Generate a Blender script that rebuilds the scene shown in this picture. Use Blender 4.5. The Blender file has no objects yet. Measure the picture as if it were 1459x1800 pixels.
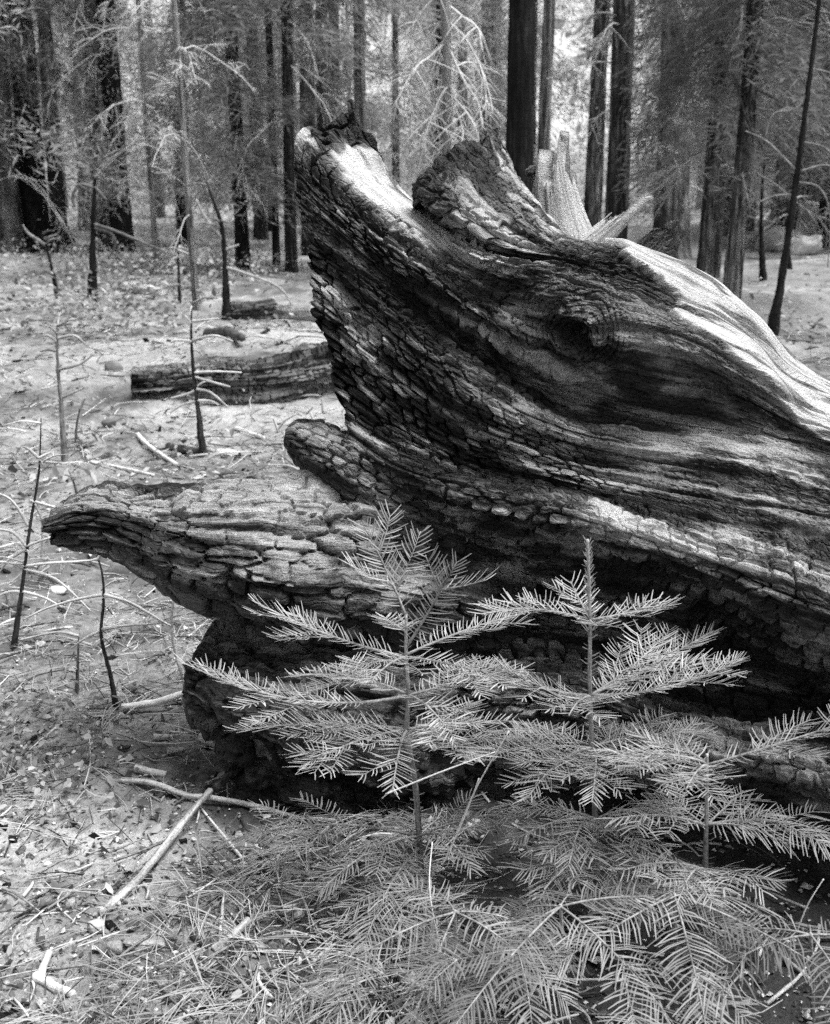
import bpy, math, random
import numpy as np
from mathutils import Vector

# ------------------------------------------------------------------ camera, sky, sun, exposure
S = bpy.context.scene
PITCH = math.radians(15.4)
CAM = np.array([0.0, 0.0, 1.5])
FPX = 2173.0                                   # focal length in photograph pixels (1459 x 1800)
cam_d = bpy.data.cameras.new('camera')
cam = bpy.data.objects.new('camera', cam_d)
S.collection.objects.link(cam)
cam.location = CAM
cam.rotation_euler = (math.pi / 2 - PITCH, 0, 0)
cam_d.sensor_fit = 'VERTICAL'
cam_d.sensor_height = 36.0
cam_d.lens = 36.0 * FPX / 1800.0
cam_d.clip_start = 0.05
cam_d.clip_end = 600
cam_d.dof.use_dof = True
cam_d.dof.focus_distance = 2.95
cam_d.dof.aperture_fstop = 6.5
S.camera = cam

SUN_EL, SUN_AZ = math.radians(70), math.radians(100)   # azimuth from +Y towards +X
world = bpy.data.worlds.new('World')
S.world = world
world.use_nodes = True
nt = world.node_tree
bg = nt.nodes['Background']
sky = nt.nodes.new('ShaderNodeTexSky')
sky.sky_type = 'NISHITA'
sky.sun_disc = False
sky.sun_elevation = SUN_EL
sky.sun_rotation = SUN_AZ
sky.dust_density = 1.0
sky.air_density = 1.0
bw = nt.nodes.new('ShaderNodeRGBToBW')
nt.links.new(sky.outputs[0], bw.inputs[0])
nt.links.new(bw.outputs[0], bg.inputs['Color'])
bg.inputs['Strength'].default_value = 0.06
sun_d = bpy.data.lights.new('sun', 'SUN')
sun_d.energy = 2.0
sun_d.angle = math.radians(42)
sun_d.color = (1, 1, 1)
sun = bpy.data.objects.new('sun', sun_d)
S.collection.objects.link(sun)
sd = Vector((math.sin(SUN_AZ) * math.cos(SUN_EL), math.cos(SUN_AZ) * math.cos(SUN_EL), math.sin(SUN_EL)))
sun.rotation_euler = sd.to_track_quat('Z', 'Y').to_euler()
sun.location = (0, 0, 20)
S.view_settings.view_transform = 'Standard'
S.view_settings.look = 'None'
S.view_settings.gamma = 1
S.view_settings.exposure = 2.08
S.view_settings.use_curve_mapping = False
S.render.engine = 'CYCLES'
S.cycles.max_bounces = 6
S.cycles.diffuse_bounces = 2
S.cycles.use_adaptive_sampling = True
S.cycles.adaptive_threshold = 0.03
S.cycles.transparent_max_bounces = 4
S.cycles.use_denoising = False

# ------------------------------------------------------------------ helpers
rng = np.random.default_rng(11)
RT = np.array([1.0, 0, 0])
FW = np.array([0, math.cos(PITCH), -math.sin(PITCH)])
UP = np.array([0, math.sin(PITCH), math.cos(PITCH)])
Z = np.array([0, 0, 1.0])


def ray(px, py):
    return FW + RT * ((px - 729.5) / FPX) + UP * ((900 - py) / FPX)


def P(px, py, Y):
    d = ray(px, py)
    return CAM + d * (Y / d[1])


def pxm(Y):                                    # photograph pixels per metre near depth Y
    return FPX / (Y * 1.04)


def hsh(ix, iy=0, iz=0, seed=0):
    """hash of whole numbers to 0..1"""
    def w(v):
        v = np.asarray(v)
        return v.astype(np.int32).view(np.uint32) if v.ndim else np.uint32(int(v) & 0xffffffff)
    k = np.uint32((seed * 374761393 + 668265263) & 0xffffffff)
    with np.errstate(over='ignore'):
        n = w(ix) * np.uint32(0x9E3779B1) + w(iy) * np.uint32(0x85EBCA77) + w(iz) * np.uint32(0xC2B2AE3D) + k
        n = (n ^ (n >> np.uint32(15))) * np.uint32(0x2C1B3C6D)
        n = (n ^ (n >> np.uint32(12))) * np.uint32(0x297A2D39)
        n = n ^ (n >> np.uint32(15))
    return n * (1.0 / 4294967295.0)


def n2(x, y, seed=0):
    x, y = np.broadcast_arrays(np.asarray(x, float), np.asarray(y, float))
    ix, iy = np.floor(x), np.floor(y)
    fx, fy = x - ix, y - iy
    fx = fx * fx * (3 - 2 * fx); fy = fy * fy * (3 - 2 * fy)
    a = hsh(ix, iy, 0, seed); b = hsh(ix + 1, iy, 0, seed)
    c = hsh(ix, iy + 1, 0, seed); d = hsh(ix + 1, iy + 1, 0, seed)
    return ((a + (b - a) * fx) * (1 - fy) + (c + (d - c) * fx) * fy) * 2 - 1


def fbm(x, y, o=4, seed=0):
    r, a, f = 0, 0.5, 1.0
    for i in range(o):
        r = r + a * n2(np.asarray(x) * f, np.asarray(y) * f, seed + i * 17)
        a *= 0.5; f *= 2.03
    return r


def n3(p, seed=0):
    i = np.floor(p); f = p - i
    f = f * f * (3 - 2 * f)
    r = 0
    for dx in (0, 1):
        for dy in (0, 1):
            for dz in (0, 1):
                w = (f[..., 0] if dx else 1 - f[..., 0]) * (f[..., 1] if dy else 1 - f[..., 1]) * (f[..., 2] if dz else 1 - f[..., 2])
                r = r + w * hsh(i[..., 0] + dx, i[..., 1] + dy, i[..., 2] + dz, seed)
    return r * 2 - 1


def fb3(p, o=3, seed=0):
    r, a, f = 0, 0.5, 1.0
    for i in range(o):
        r = r + a * n3(p * f, seed + i * 31)
        a *= 0.5; f *= 2.07
    return r


def sst(x, a, b):
    t = np.clip((np.asarray(x, float) - a) / (b - a), 0, 1)
    return t * t * (3 - 2 * t)


def unit(v):
    v = np.asarray(v, float)
    return v / (np.linalg.norm(v, axis=-1, keepdims=True) + 1e-12)


def crom(pts, t, closed=False):
    """Catmull-Rom through pts (n, ...) at fractional index t"""
    pts = np.asarray(pts, float)
    n = len(pts)
    i = np.floor(t).astype(int)
    if not closed:
        i = np.clip(i, 0, n - 2)
    f = (t - i).reshape((-1,) + (1,) * (pts.ndim - 1))

    def g(k):
        if closed:
            return pts[k % n]
        return pts[np.clip(k, 0, n - 1)]
    a, b, c, d = g(i - 1), g(i), g(i + 1), g(i + 2)
    return 0.5 * (2 * b + (c - a) * f + (2 * a - 5 * b + 4 * c - d) * f ** 2 + (3 * b - a - 3 * c + d) * f ** 3)


def resample(pts, n):
    """n points evenly spaced along a Catmull-Rom curve"""
    pts = np.asarray(pts, float)
    t = np.linspace(0, len(pts) - 1, max(40, 12 * len(pts)))
    q = crom(pts, t)
    L = np.concatenate([[0], np.cumsum(np.linalg.norm(np.diff(q[:, :3], axis=0), axis=1))])
    s = np.linspace(0, L[-1], n) if np.isscalar(n) else np.asarray(n) * L[-1]
    return np.stack([np.interp(s, L, q[:, k]) for k in range(q.shape[1])], 1)


def grid_faces(nr, nc, wrap=False, off=0):
    r = np.arange(nr if wrap else nr - 1)[:, None]
    c = np.arange(nc - 1)[None, :]
    r2 = (r + 1) % nr
    a = r * nc + c; b = r * nc + c + 1; d = r2 * nc + c; e = r2 * nc + c + 1
    return np.stack([a, b, e, d], -1).reshape(-1, 4) + off


COL = S.collection


def mesh(name, V, quads=None, tris=None, uv=None, attrs=None, smooth=True):
    me = bpy.data.meshes.new(name)
    V = np.asarray(V, np.float32).reshape(-1, 3)
    nq = 0 if quads is None else len(quads)
    n3_ = 0 if tris is None else len(tris)
    me.vertices.add(len(V)); me.vertices.foreach_set('co', V.ravel())
    idx = []
    if nq: idx.append(np.asarray(quads, np.int32).ravel())
    if n3_: idx.append(np.asarray(tris, np.int32).ravel())
    idx = np.concatenate(idx)
    me.loops.add(len(idx)); me.loops.foreach_set('vertex_index', idx)
    me.polygons.add(nq + n3_)
    st = np.concatenate([np.arange(nq) * 4, nq * 4 + np.arange(n3_) * 3]).astype(np.int32)
    me.polygons.foreach_set('loop_start', st)
    me.polygons.foreach_set('use_smooth', np.full(nq + n3_, smooth))
    if uv is not None:
        l = me.uv_layers.new(name='grain')
        l.data.foreach_set('uv', np.asarray(uv, np.float32).reshape(-1, 2)[idx].ravel())
    for k, v in (attrs or {}).items():
        a = me.attributes.new(k, 'FLOAT', 'POINT')
        a.data.foreach_set('value', np.asarray(v, np.float32).ravel())
    me.update(calc_edges=True)
    return me


def obj(name, me, mat=None, parent=None, label=None, cat=None, group=None, kind=None, loc=None):
    o = bpy.data.objects.new(name, me)
    COL.objects.link(o)
    if mat is not None and me is not None and not me.materials:
        me.materials.append(mat)
    if parent is not None:
        o.parent = parent
    if label: o['label'] = label
    if cat: o['category'] = cat
    if group: o['group'] = group
    if kind: o['kind'] = kind
    if loc is not None: o.location = loc
    return o


def thing(name, label, cat, loc=(0, 0, 0), group=None):
    return obj(name, None, None, None, label, cat, group, None, loc)


class Buf:
    """collects strips, tubes and cards into one mesh"""
    def __init__(self):
        self.V, self.Q, self.T, self.U, self.A, self.n = [], [], [], [], [], 0

    def add(self, V, Q=None, T=None, U=None, tone=0.2):
        V = np.asarray(V, float).reshape(-1, 3)
        if Q is not None: self.Q.append(np.asarray(Q) + self.n)
        if T is not None: self.T.append(np.asarray(T) + self.n)
        self.V.append(V)
        self.U.append(np.zeros((len(V), 2)) if U is None else np.asarray(U).reshape(-1, 2))
        self.A.append(np.broadcast_to(np.asarray(tone, float).ravel() if np.ndim(tone) else np.array([tone]), (len(V),)))
        self.n += len(V)

    def tube(self, pts, rad, seg=6, tone=0.2, n=None, rough=0.0, seed=0):
        pts = np.asarray(pts, float); rad = np.broadcast_to(np.asarray(rad, float), (len(pts),))
        if n is None: n = len(pts)
        q = resample(np.concatenate([pts, rad[:, None]], 1), n)
        c, r = q[:, :3], np.maximum(q[:, 3], 1e-4)
        t = unit(np.gradient(c, axis=0))
        ref = np.array([0, 0, 1.0]) if abs(t[:, 2]).mean() < 0.8 else np.array([1.0, 0, 0])
        b1 = unit(np.cross(t, ref)); b2 = np.cross(t, b1)
        a = np.linspace(0, 2 * np.pi, seg, endpoint=False)
        rr = r[:, None] * np.ones(seg)
        L = np.concatenate([[0], np.cumsum(np.linalg.norm(np.diff(c, axis=0), axis=1))])
        if rough:
            rr = rr * (1 + rough * fbm(L[:, None] / (r.mean() * 3) + seed * 7.3, np.arange(seg)[None, :] * 1.7 + seed, 2, seed))
        V = c[:, None] + rr[..., None] * (b1[:, None] * np.cos(a)[None, :, None] + b2[:, None] * np.sin(a)[None, :, None])
        # rows = ring index, columns around; close around with wrap by transposing
        V = V.transpose(1, 0, 2)
        Q = grid_faces(seg, n, wrap=True)
        U = np.stack(np.broadcast_arrays(L[None, :], (a * r.mean())[:, None]), -1)
        k = self.n
        tn = tone
        if np.ndim(tone): tn = np.broadcast_to(np.interp(np.linspace(0, 1, n), np.linspace(0, 1, len(tone)), tone)[None, :], (seg, n)).ravel()
        self.add(V, Q, None, U, tn)
        # end caps
        e0 = np.arange(seg) * n; e1 = e0 + n - 1
        caps = []
        for e in (e0, e1[::-1]):
            for i in range(1, seg - 1): caps.append((e[0], e[i], e[i + 1]))
        self.T.append(np.array(caps) + k)

    def tubes(self, paths, r0, r1, tone, seg=3):
        """many thin tubes at once: paths (m, n, 3)"""
        m, n = paths.shape[:2]
        t = unit(np.gradient(paths, axis=1))
        ref = np.where(np.abs(t[..., 2:3]) < .8, np.array([0, 0, 1.0]), np.array([1.0, 0, 0]))
        b1 = unit(np.cross(t, ref)); b2 = np.cross(t, b1)
        k = np.linspace(0, 1, n)[None]
        r = np.asarray(r0)[:, None] * (1 - k) + np.asarray(r1)[:, None] * k
        a = np.arange(seg) * 2 * np.pi / seg
        V = paths[:, :, None] + r[..., None, None] * (b1[:, :, None] * np.cos(a)[:, None] + b2[:, :, None] * np.sin(a)[:, None])
        f = [(i * seg + j, i * seg + (j + 1) % seg, (i + 1) * seg + (j + 1) % seg, (i + 1) * seg + j) for i in range(n - 1) for j in range(seg)]
        F = (np.arange(m)[:, None, None] * (n * seg) + np.array(f)[None]).reshape(-1, 4)
        L = np.broadcast_to(np.arange(n)[None, :, None] * .05, (m, n, seg)); W = np.broadcast_to(a[None, None] * .01, (m, n, seg))
        self.add(V, F, None, np.stack([L, W], -1), np.repeat(np.broadcast_to(tone, (m,)), n * seg))

    def mesh(self, name, smooth=True):
        return mesh(name, np.concatenate(self.V), np.concatenate(self.Q) if self.Q else None,
                    np.concatenate(self.T) if self.T else None, np.concatenate(self.U),
                    {'tone': np.concatenate(self.A)}, smooth)


# ------------------------------------------------------------------ materials (the photograph is black and white: all greys)
def mat_new(name):
    m = bpy.data.materials.new(name)
    m.use_nodes = True
    nt = m.node_tree
    return m, nt, nt.nodes['Principled BSDF'], nt.links


def math_node(nt, op, a, b=None, c=None):
    n = nt.nodes.new('ShaderNodeMath'); n.operation = op
    for i, v in enumerate((a, b, c)):
        if v is None: continue
        if isinstance(v, (int, float)): n.inputs[i].default_value = v
        else: nt.links.new(v, n.inputs[i])
    return n.outputs[0]


def noise_node(nt, vec, scale, detail=4, rough=0.6):
    n = nt.nodes.new('ShaderNodeTexNoise')
    n.inputs['Scale'].default_value = scale
    n.inputs['Detail'].default_value = detail
    n.inputs['Roughness'].default_value = rough
    if vec is not None: nt.links.new(vec, n.inputs['Vector'])
    return n.outputs[0]


def mapping(nt, vec, scale):
    n = nt.nodes.new('ShaderNodeMapping')
    n.inputs['Scale'].default_value = scale
    nt.links.new(vec, n.inputs['Vector'])
    return n.outputs[0]


def wood_material(name, su, sv, contrast=1.2, bump=0.5, bdist=0.006, rough=0.75, spec=0.25, fine=0.0):
    """tone attribute x grain streaks running along the wood (uv in metres)"""
    m, nt, bs, L = mat_new(name)
    at = nt.nodes.new('ShaderNodeAttribute'); at.attribute_name = 'tone'
    uv = nt.nodes.new('ShaderNodeUVMap'); uv.uv_map = 'grain'
    tc = nt.nodes.new('ShaderNodeTexCoord')
    st = noise_node(nt, mapping(nt, uv.outputs[0], (su, sv, 1)), 1.0, 5, 0.65)
    sp = noise_node(nt, tc.outputs['Object'], 190.0, 3, 0.75)
    bl = noise_node(nt, tc.outputs['Object'], 14.0, 4, 0.6)
    mix = math_node(nt, 'ADD', math_node(nt, 'MULTIPLY', st, 0.45), math_node(nt, 'ADD', math_node(nt, 'MULTIPLY', sp, 0.33), math_node(nt, 'MULTIPLY', bl, 0.22)))
    amp = math_node(nt, 'MULTIPLY', math_node(nt, 'MAXIMUM', math_node(nt, 'MULTIPLY_ADD', at.outputs['Fac'], -1.7, 1.2), 0.32), contrast * 7.0)
    k = math_node(nt, 'MULTIPLY_ADD', math_node(nt, 'SUBTRACT', mix, 0.5), amp, 1.0)
    k = math_node(nt, 'MAXIMUM', k, 0.12)
    col = math_node(nt, 'MINIMUM', math_node(nt, 'MULTIPLY', at.outputs['Fac'], k), 0.85)
    L.new(col, bs.inputs['Base Color'])
    bs.inputs['Roughness'].default_value = rough
    bs.inputs['Specular IOR Level'].default_value = spec
    st2 = noise_node(nt, mapping(nt, uv.outputs[0], (su * 1.6, sv * 1.8, 1)), 1.0, 6, 0.7)
    b = nt.nodes.new('ShaderNodeBump')
    b.inputs['Strength'].default_value = bump
    b.inputs['Distance'].default_value = bdist
    vo = nt.nodes.new('ShaderNodeTexVoronoi'); vo.feature = 'DISTANCE_TO_EDGE'
    vo.inputs['Scale'].default_value = 1.0
    vm = mapping(nt, uv.outputs[0], (su * 3.2, sv * 0.75, 1))
    va = nt.nodes.new('ShaderNodeVectorMath'); va.operation = 'MULTIPLY_ADD'
    wn = nt.nodes.new('ShaderNodeTexNoise'); wn.inputs['Scale'].default_value = 30.0; wn.inputs['Detail'].default_value = 3
    L.new(tc.outputs['Object'], wn.inputs['Vector'])
    L.new(wn.outputs['Color'], va.inputs[0]); va.inputs[1].default_value = (1.1, 1.1, 0); L.new(vm, va.inputs[2])
    L.new(va.outputs[0], vo.inputs['Vector'])
    ck = math_node(nt, 'MINIMUM', math_node(nt, 'MULTIPLY', vo.outputs['Distance'], 7.0), 1.0)
    fa = math_node(nt, 'MULTIPLY', math_node(nt, 'MINIMUM', math_node(nt, 'MAXIMUM', math_node(nt, 'MULTIPLY_ADD', at.outputs['Fac'], -4.0, 1.4), 0.0), 1.0), fine)
    hgt = math_node(nt, 'ADD', math_node(nt, 'MULTIPLY', ck, fa), math_node(nt, 'ADD', st2, math_node(nt, 'MULTIPLY', sp, 0.9)))
    L.new(hgt, b.inputs['Height'])
    L.new(b.outputs[0], bs.inputs['Normal'])
    return m


M_WOOD = wood_material('charred_wood', 9, 95, 1.4, 1.0, 0.018, 0.55, 0.4, 0.8)
M_LOG = wood_material('weathered_log_wood', 5, 45, 1.0, 0.7, 0.02)
M_BARK = wood_material('bark', 2.6, 26, 1.6, 1.0, 0.08, 0.85, 0.15)
M_TWIG = wood_material('twig_wood', 12, 120, 1.5, 0.6, 0.003, 0.8, 0.15)


def leaf_material(name, transl=0.3, var=0.5, rough=0.55, spec=0.3):
    m, nt, bs, L = mat_new(name)
    at = nt.nodes.new('ShaderNodeAttribute'); at.attribute_name = 'tone'
    tc = nt.nodes.new('ShaderNodeTexCoord')
    ns = noise_node(nt, tc.outputs['Object'], 9.0, 2)
    col = math_node(nt, 'MULTIPLY', at.outputs['Fac'], math_node(nt, 'MULTIPLY_ADD', math_node(nt, 'SUBTRACT', ns, 0.5), var * 2, 1.0))
    L.new(col, bs.inputs['Base Color'])
    bs.inputs['Roughness'].default_value = rough
    bs.inputs['Specular IOR Level'].default_value = spec
    tr = nt.nodes.new('ShaderNodeBsdfTranslucent')
    L.new(col, tr.inputs['Color'])
    mx = nt.nodes.new('ShaderNodeMixShader'); mx.inputs[0].default_value = transl
    L.new(bs.outputs[0], mx.inputs[1]); L.new(tr.outputs[0], mx.inputs[2])
    L.new(mx.outputs[0], nt.nodes['Material Output'].inputs['Surface'])
    return m


M_NEEDLE = leaf_material('fir_needle', 0.22, 0.3)
M_FOL = leaf_material('conifer_foliage', 0.45, 0.6, 0.7, 0.1)
M_LITTER = leaf_material('dry_litter', 0.1, 0.4, 0.7, 0.2)


def ground_material():
    m, nt, bs, L = mat_new('forest_floor')
    tc = nt.nodes.new('ShaderNodeTexCoord')
    at = nt.nodes.new('ShaderNodeAttribute'); at.attribute_name = 'tone'
    o = tc.outputs['Object']
    a = noise_node(nt, o, 2.2, 6, 0.65); b = noise_node(nt, o, 26, 5, 0.7); c = noise_node(nt, o, 170, 3, 0.7)
    mix = math_node(nt, 'ADD', math_node(nt, 'MULTIPLY', a, 0.35), math_node(nt, 'ADD', math_node(nt, 'MULTIPLY', b, 0.4), math_node(nt, 'MULTIPLY', c, 0.25)))
    k = math_node(nt, 'MAXIMUM', math_node(nt, 'MULTIPLY_ADD', math_node(nt, 'SUBTRACT', mix, 0.5), 5.0, 1.05), 0.12)
    L.new(math_node(nt, 'MINIMUM', math_node(nt, 'MULTIPLY', at.outputs['Fac'], k), 0.7), bs.inputs['Base Color'])
    bs.inputs['Roughness'].default_value = 0.95
    bs.inputs['Specular IOR Level'].default_value = 0.1
    bp = nt.nodes.new('ShaderNodeBump'); bp.inputs['Strength'].default_value = 0.9; bp.inputs['Distance'].default_value = 0.02
    L.new(math_node(nt, 'ADD', b, math_node(nt, 'MULTIPLY', c, 0.5)), bp.inputs['Height'])
    L.new(bp.outputs[0], bs.inputs['Normal'])
    return m


M_GROUND = ground_material()


def stone_material():
    m, nt, bs, L = mat_new('stone')
    tc = nt.nodes.new('ShaderNodeTexCoord')
    at = nt.nodes.new('ShaderNodeAttribute'); at.attribute_name = 'tone'
    a = noise_node(nt, tc.outputs['Object'], 9, 6, 0.65); b = noise_node(nt, tc.outputs['Object'], 90, 3, 0.6)
    k = math_node(nt, 'MULTIPLY_ADD', math_node(nt, 'SUBTRACT', math_node(nt, 'ADD', math_node(nt, 'MULTIPLY', a, .7), math_node(nt, 'MULTIPLY', b, .3)), 0.5), 2.2, 1.0)
    L.new(math_node(nt, 'MULTIPLY', at.outputs['Fac'], k), bs.inputs['Base Color'])
    bs.inputs['Roughness'].default_value = 0.85
    bp = nt.nodes.new('ShaderNodeBump'); bp.inputs['Strength'].default_value = 0.5; bp.inputs['Distance'].default_value = 0.01
    L.new(b, bp.inputs['Height']); L.new(bp.outputs[0], bs.inputs['Normal'])
    return m


M_STONE = stone_material()


# ------------------------------------------------------------------ ground
def ground_f(x, y):
    x = np.asarray(x, float); y = np.asarray(y, float)
    d = np.hypot(x, y)
    h = 0.05 * fbm(x * 0.9, y * 0.9, 3, 5) * sst(d, 1.0, 3.0)
    h = h + 0.30 * fbm(x * 0.16 + 3, y * 0.16, 3, 9) * sst(d, 6, 18)
    h = h + 0.030 * fbm(x * 4.0, y * 4.0, 3, 21)
    # sandy hollow with a bank behind it, around the burnt log at the left
    h = h - 0.10 * np.exp(-(((x + 0.9) / 1.5) ** 2 + ((y - 7.2) / 1.1) ** 2))
    h = h + 0.16 * np.exp(-(((x + 1.4) / 1.8) ** 2 + ((y - 10.2) / 1.3) ** 2))
    h = h + 0.07 * fbm(x * 1.6 + 9, y * 1.6, 2, 12) * sst(d, 3.2, 5)
    return h


_GX, _GY, _GS = -9.0, -0.5, 0.03
_GT = ground_f(*np.meshgrid(_GX + np.arange(600) * _GS, _GY + np.arange(700) * _GS))


def ground_h(x, y):
    """ground height; read from a fine table near the camera"""
    x = np.asarray(x, float); y = np.asarray(y, float)
    u = (x - _GX) / _GS; v = (y - _GY) / _GS
    ok = (u > 0) & (u < 598) & (v > 0) & (v < 698)
    if not ok.any(): return ground_f(x, y)
    uu = np.clip(u, 0, 598); vv = np.clip(v, 0, 698)
    i = uu.astype(int); j = vv.astype(int); f = uu - i; g = vv - j
    h = (_GT[j, i] * (1 - f) + _GT[j, i + 1] * f) * (1 - g) + (_GT[j + 1, i] * (1 - f) + _GT[j + 1, i + 1] * f) * g
    return h if ok.all() else np.where(ok, h, ground_f(x, y))


def G(px, py, dz=0.0):
    """point of the ground seen at a photograph pixel"""
    d = ray(px, py)
    t = (1.5) / -d[2] if d[2] < -0.004 else 60.0
    for _ in range(5):
        q = CAM + d * t
        t = (1.5 - float(ground_h(q[0], q[1]))) / -d[2] if d[2] < -0.004 else 60.0
    q = CAM + d * t
    return np.array([q[0], q[1], float(ground_h(q[0], q[1])) + dz])


def build_ground():
    r = np.concatenate([np.geomspace(0.25, 1.3, 16)[:-1], np.geomspace(1.3, 26, 290), np.geomspace(26.8, 260, 40)])
    f = math.radians(27)
    th = np.concatenate([np.linspace(-math.pi, -f, 50)[:-1], np.linspace(-f, f, 290), np.linspace(f, math.pi, 50)[1:-1]])
    R, T = np.meshgrid(r, th)
    X, Y = R * np.sin(T), R * np.cos(T)
    H = ground_h(X, Y)
    fine = sst(R, 1.2, 2) * (1 - sst(R, 8, 20))
    H = H + fine * 0.020 * fbm(X * 22, Y * 22, 3, 33)
    tone = 0.175 + 0.16 * fbm(X * 0.9, Y * 0.9, 4, 40) + 0.16 * fbm(X * 7, Y * 7, 3, 41)
    # pale bare sand patches, dark duff elsewhere (soil colour, fir shade in the darkest)
    for (cx, cy, rx, ry, v) in SOIL_AND_SHADE:
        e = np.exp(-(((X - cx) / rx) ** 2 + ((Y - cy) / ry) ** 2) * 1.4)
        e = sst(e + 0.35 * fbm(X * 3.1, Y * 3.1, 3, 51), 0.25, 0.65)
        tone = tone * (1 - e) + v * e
    V = np.stack([X, Y, H], -1)
    ctr = np.array([[0, 0, 0.0]])
    me = mesh('ground', V, grid_faces(len(th), len(r), wrap=True), attrs={'tone': np.clip(tone, 0.05, 0.6)})
    obj('ground', me, M_GROUND, kind='structure')


def gpt(px, py):
    q = G(px, py)
    return q[0], q[1]


SOIL_AND_SHADE = [(*gpt(470, 740), 1.1, .5, .29), (*gpt(250, 620), 1.0, .8, .28), (*gpt(480, 590), 1.0, 1.0, .30), (*gpt(80, 660), .8, .7, .24),
        (*gpt(110, 1500), .30, .14, .34), (*gpt(60, 1420), .25, .12, .30), (*gpt(300, 1740), .2, .1, .26), (*gpt(100, 760), .6, .4, .3),
        (*gpt(1400, 540), 3.0, 1.5, .17), (*gpt(1380, 480), 4, 3, .17),
        # charcoal and dark duff round the burnt tree, shade under the firs painted in
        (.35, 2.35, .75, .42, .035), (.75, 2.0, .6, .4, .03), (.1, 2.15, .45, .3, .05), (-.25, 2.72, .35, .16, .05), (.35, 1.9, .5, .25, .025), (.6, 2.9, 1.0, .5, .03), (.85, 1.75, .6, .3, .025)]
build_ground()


# ------------------------------------------------------------------ charred, cracked wood surface
def char_cells(s, w, L, W, seed, warp=1.0):
    """cracks (0..1), block doming (0..1) and per-block value of checked char; s along the grain, w across (metres)"""
    x = (s + L * 0.30 * warp * fbm(s * 11, w * 16, 2, seed + 5)) / L
    y = (w + 0.030 * fbm(s * 2.6, w * 4.5, 3, seed) + W * 0.5 * fbm(s * 14, w * 30, 2, seed + 3)) / W
    iy0 = np.floor(y)
    f1 = np.full(x.shape, 9.0); f2 = np.full(x.shape, 9.0); val = np.zeros(x.shape); side = np.zeros(x.shape)
    for j in (-1, 0, 1):
        iy = iy0 + j
        off = hsh(iy, 7, 0, seed) * 5
        sc = 0.65 + 0.8 * hsh(iy, 8, 0, seed)                       # every row has blocks of its own length
        xr = x / sc + off
        ix0 = np.floor(xr)
        cy = iy + 0.5 + 0.42 * (hsh(iy, ix0, 2, seed) - .5)
        for i in (-1, 0, 1):
            ix = ix0 + i
            cx = ix + 0.5 + 0.95 * (hsh(ix, iy, 1, seed) - .5)
            cy = iy + 0.5 + 0.30 * (hsh(ix, iy, 2, seed) - .5)
            d = np.maximum(np.abs(xr - cx) * sc * 0.85, np.abs(y - cy)) + 0.25 * (np.abs(xr - cx) * sc + np.abs(y - cy))
            m = d < f1
            f2 = np.where(m, f1, np.minimum(f2, d))
            val = np.where(m, hsh(ix, iy, 3, seed), val)
            f1 = np.where(m, d, f1)
    e = (f2 - f1) * W
    vary = 0.5 + 0.5 * n2(s * 7, w * 10, seed + 21)
    cw = 0.0025 + 0.006 * vary ** 2
    crack = (0.22 + 0.78 * sst(vary, .15, .65)) * (1 - sst(e, 0.0, cw))
    dome = np.clip(e / (W * 0.6), 0, 1) ** 0.7
    return crack, dome, val


def grid_normals(V, wrap):
    du = np.gradient(V, axis=1)
    if wrap:
        dv = (np.roll(V, -1, 0) - np.roll(V, 1, 0)) * 0.5
    else:
        dv = np.gradient(V, axis=0)
    return unit(np.cross(du, dv))


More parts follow.
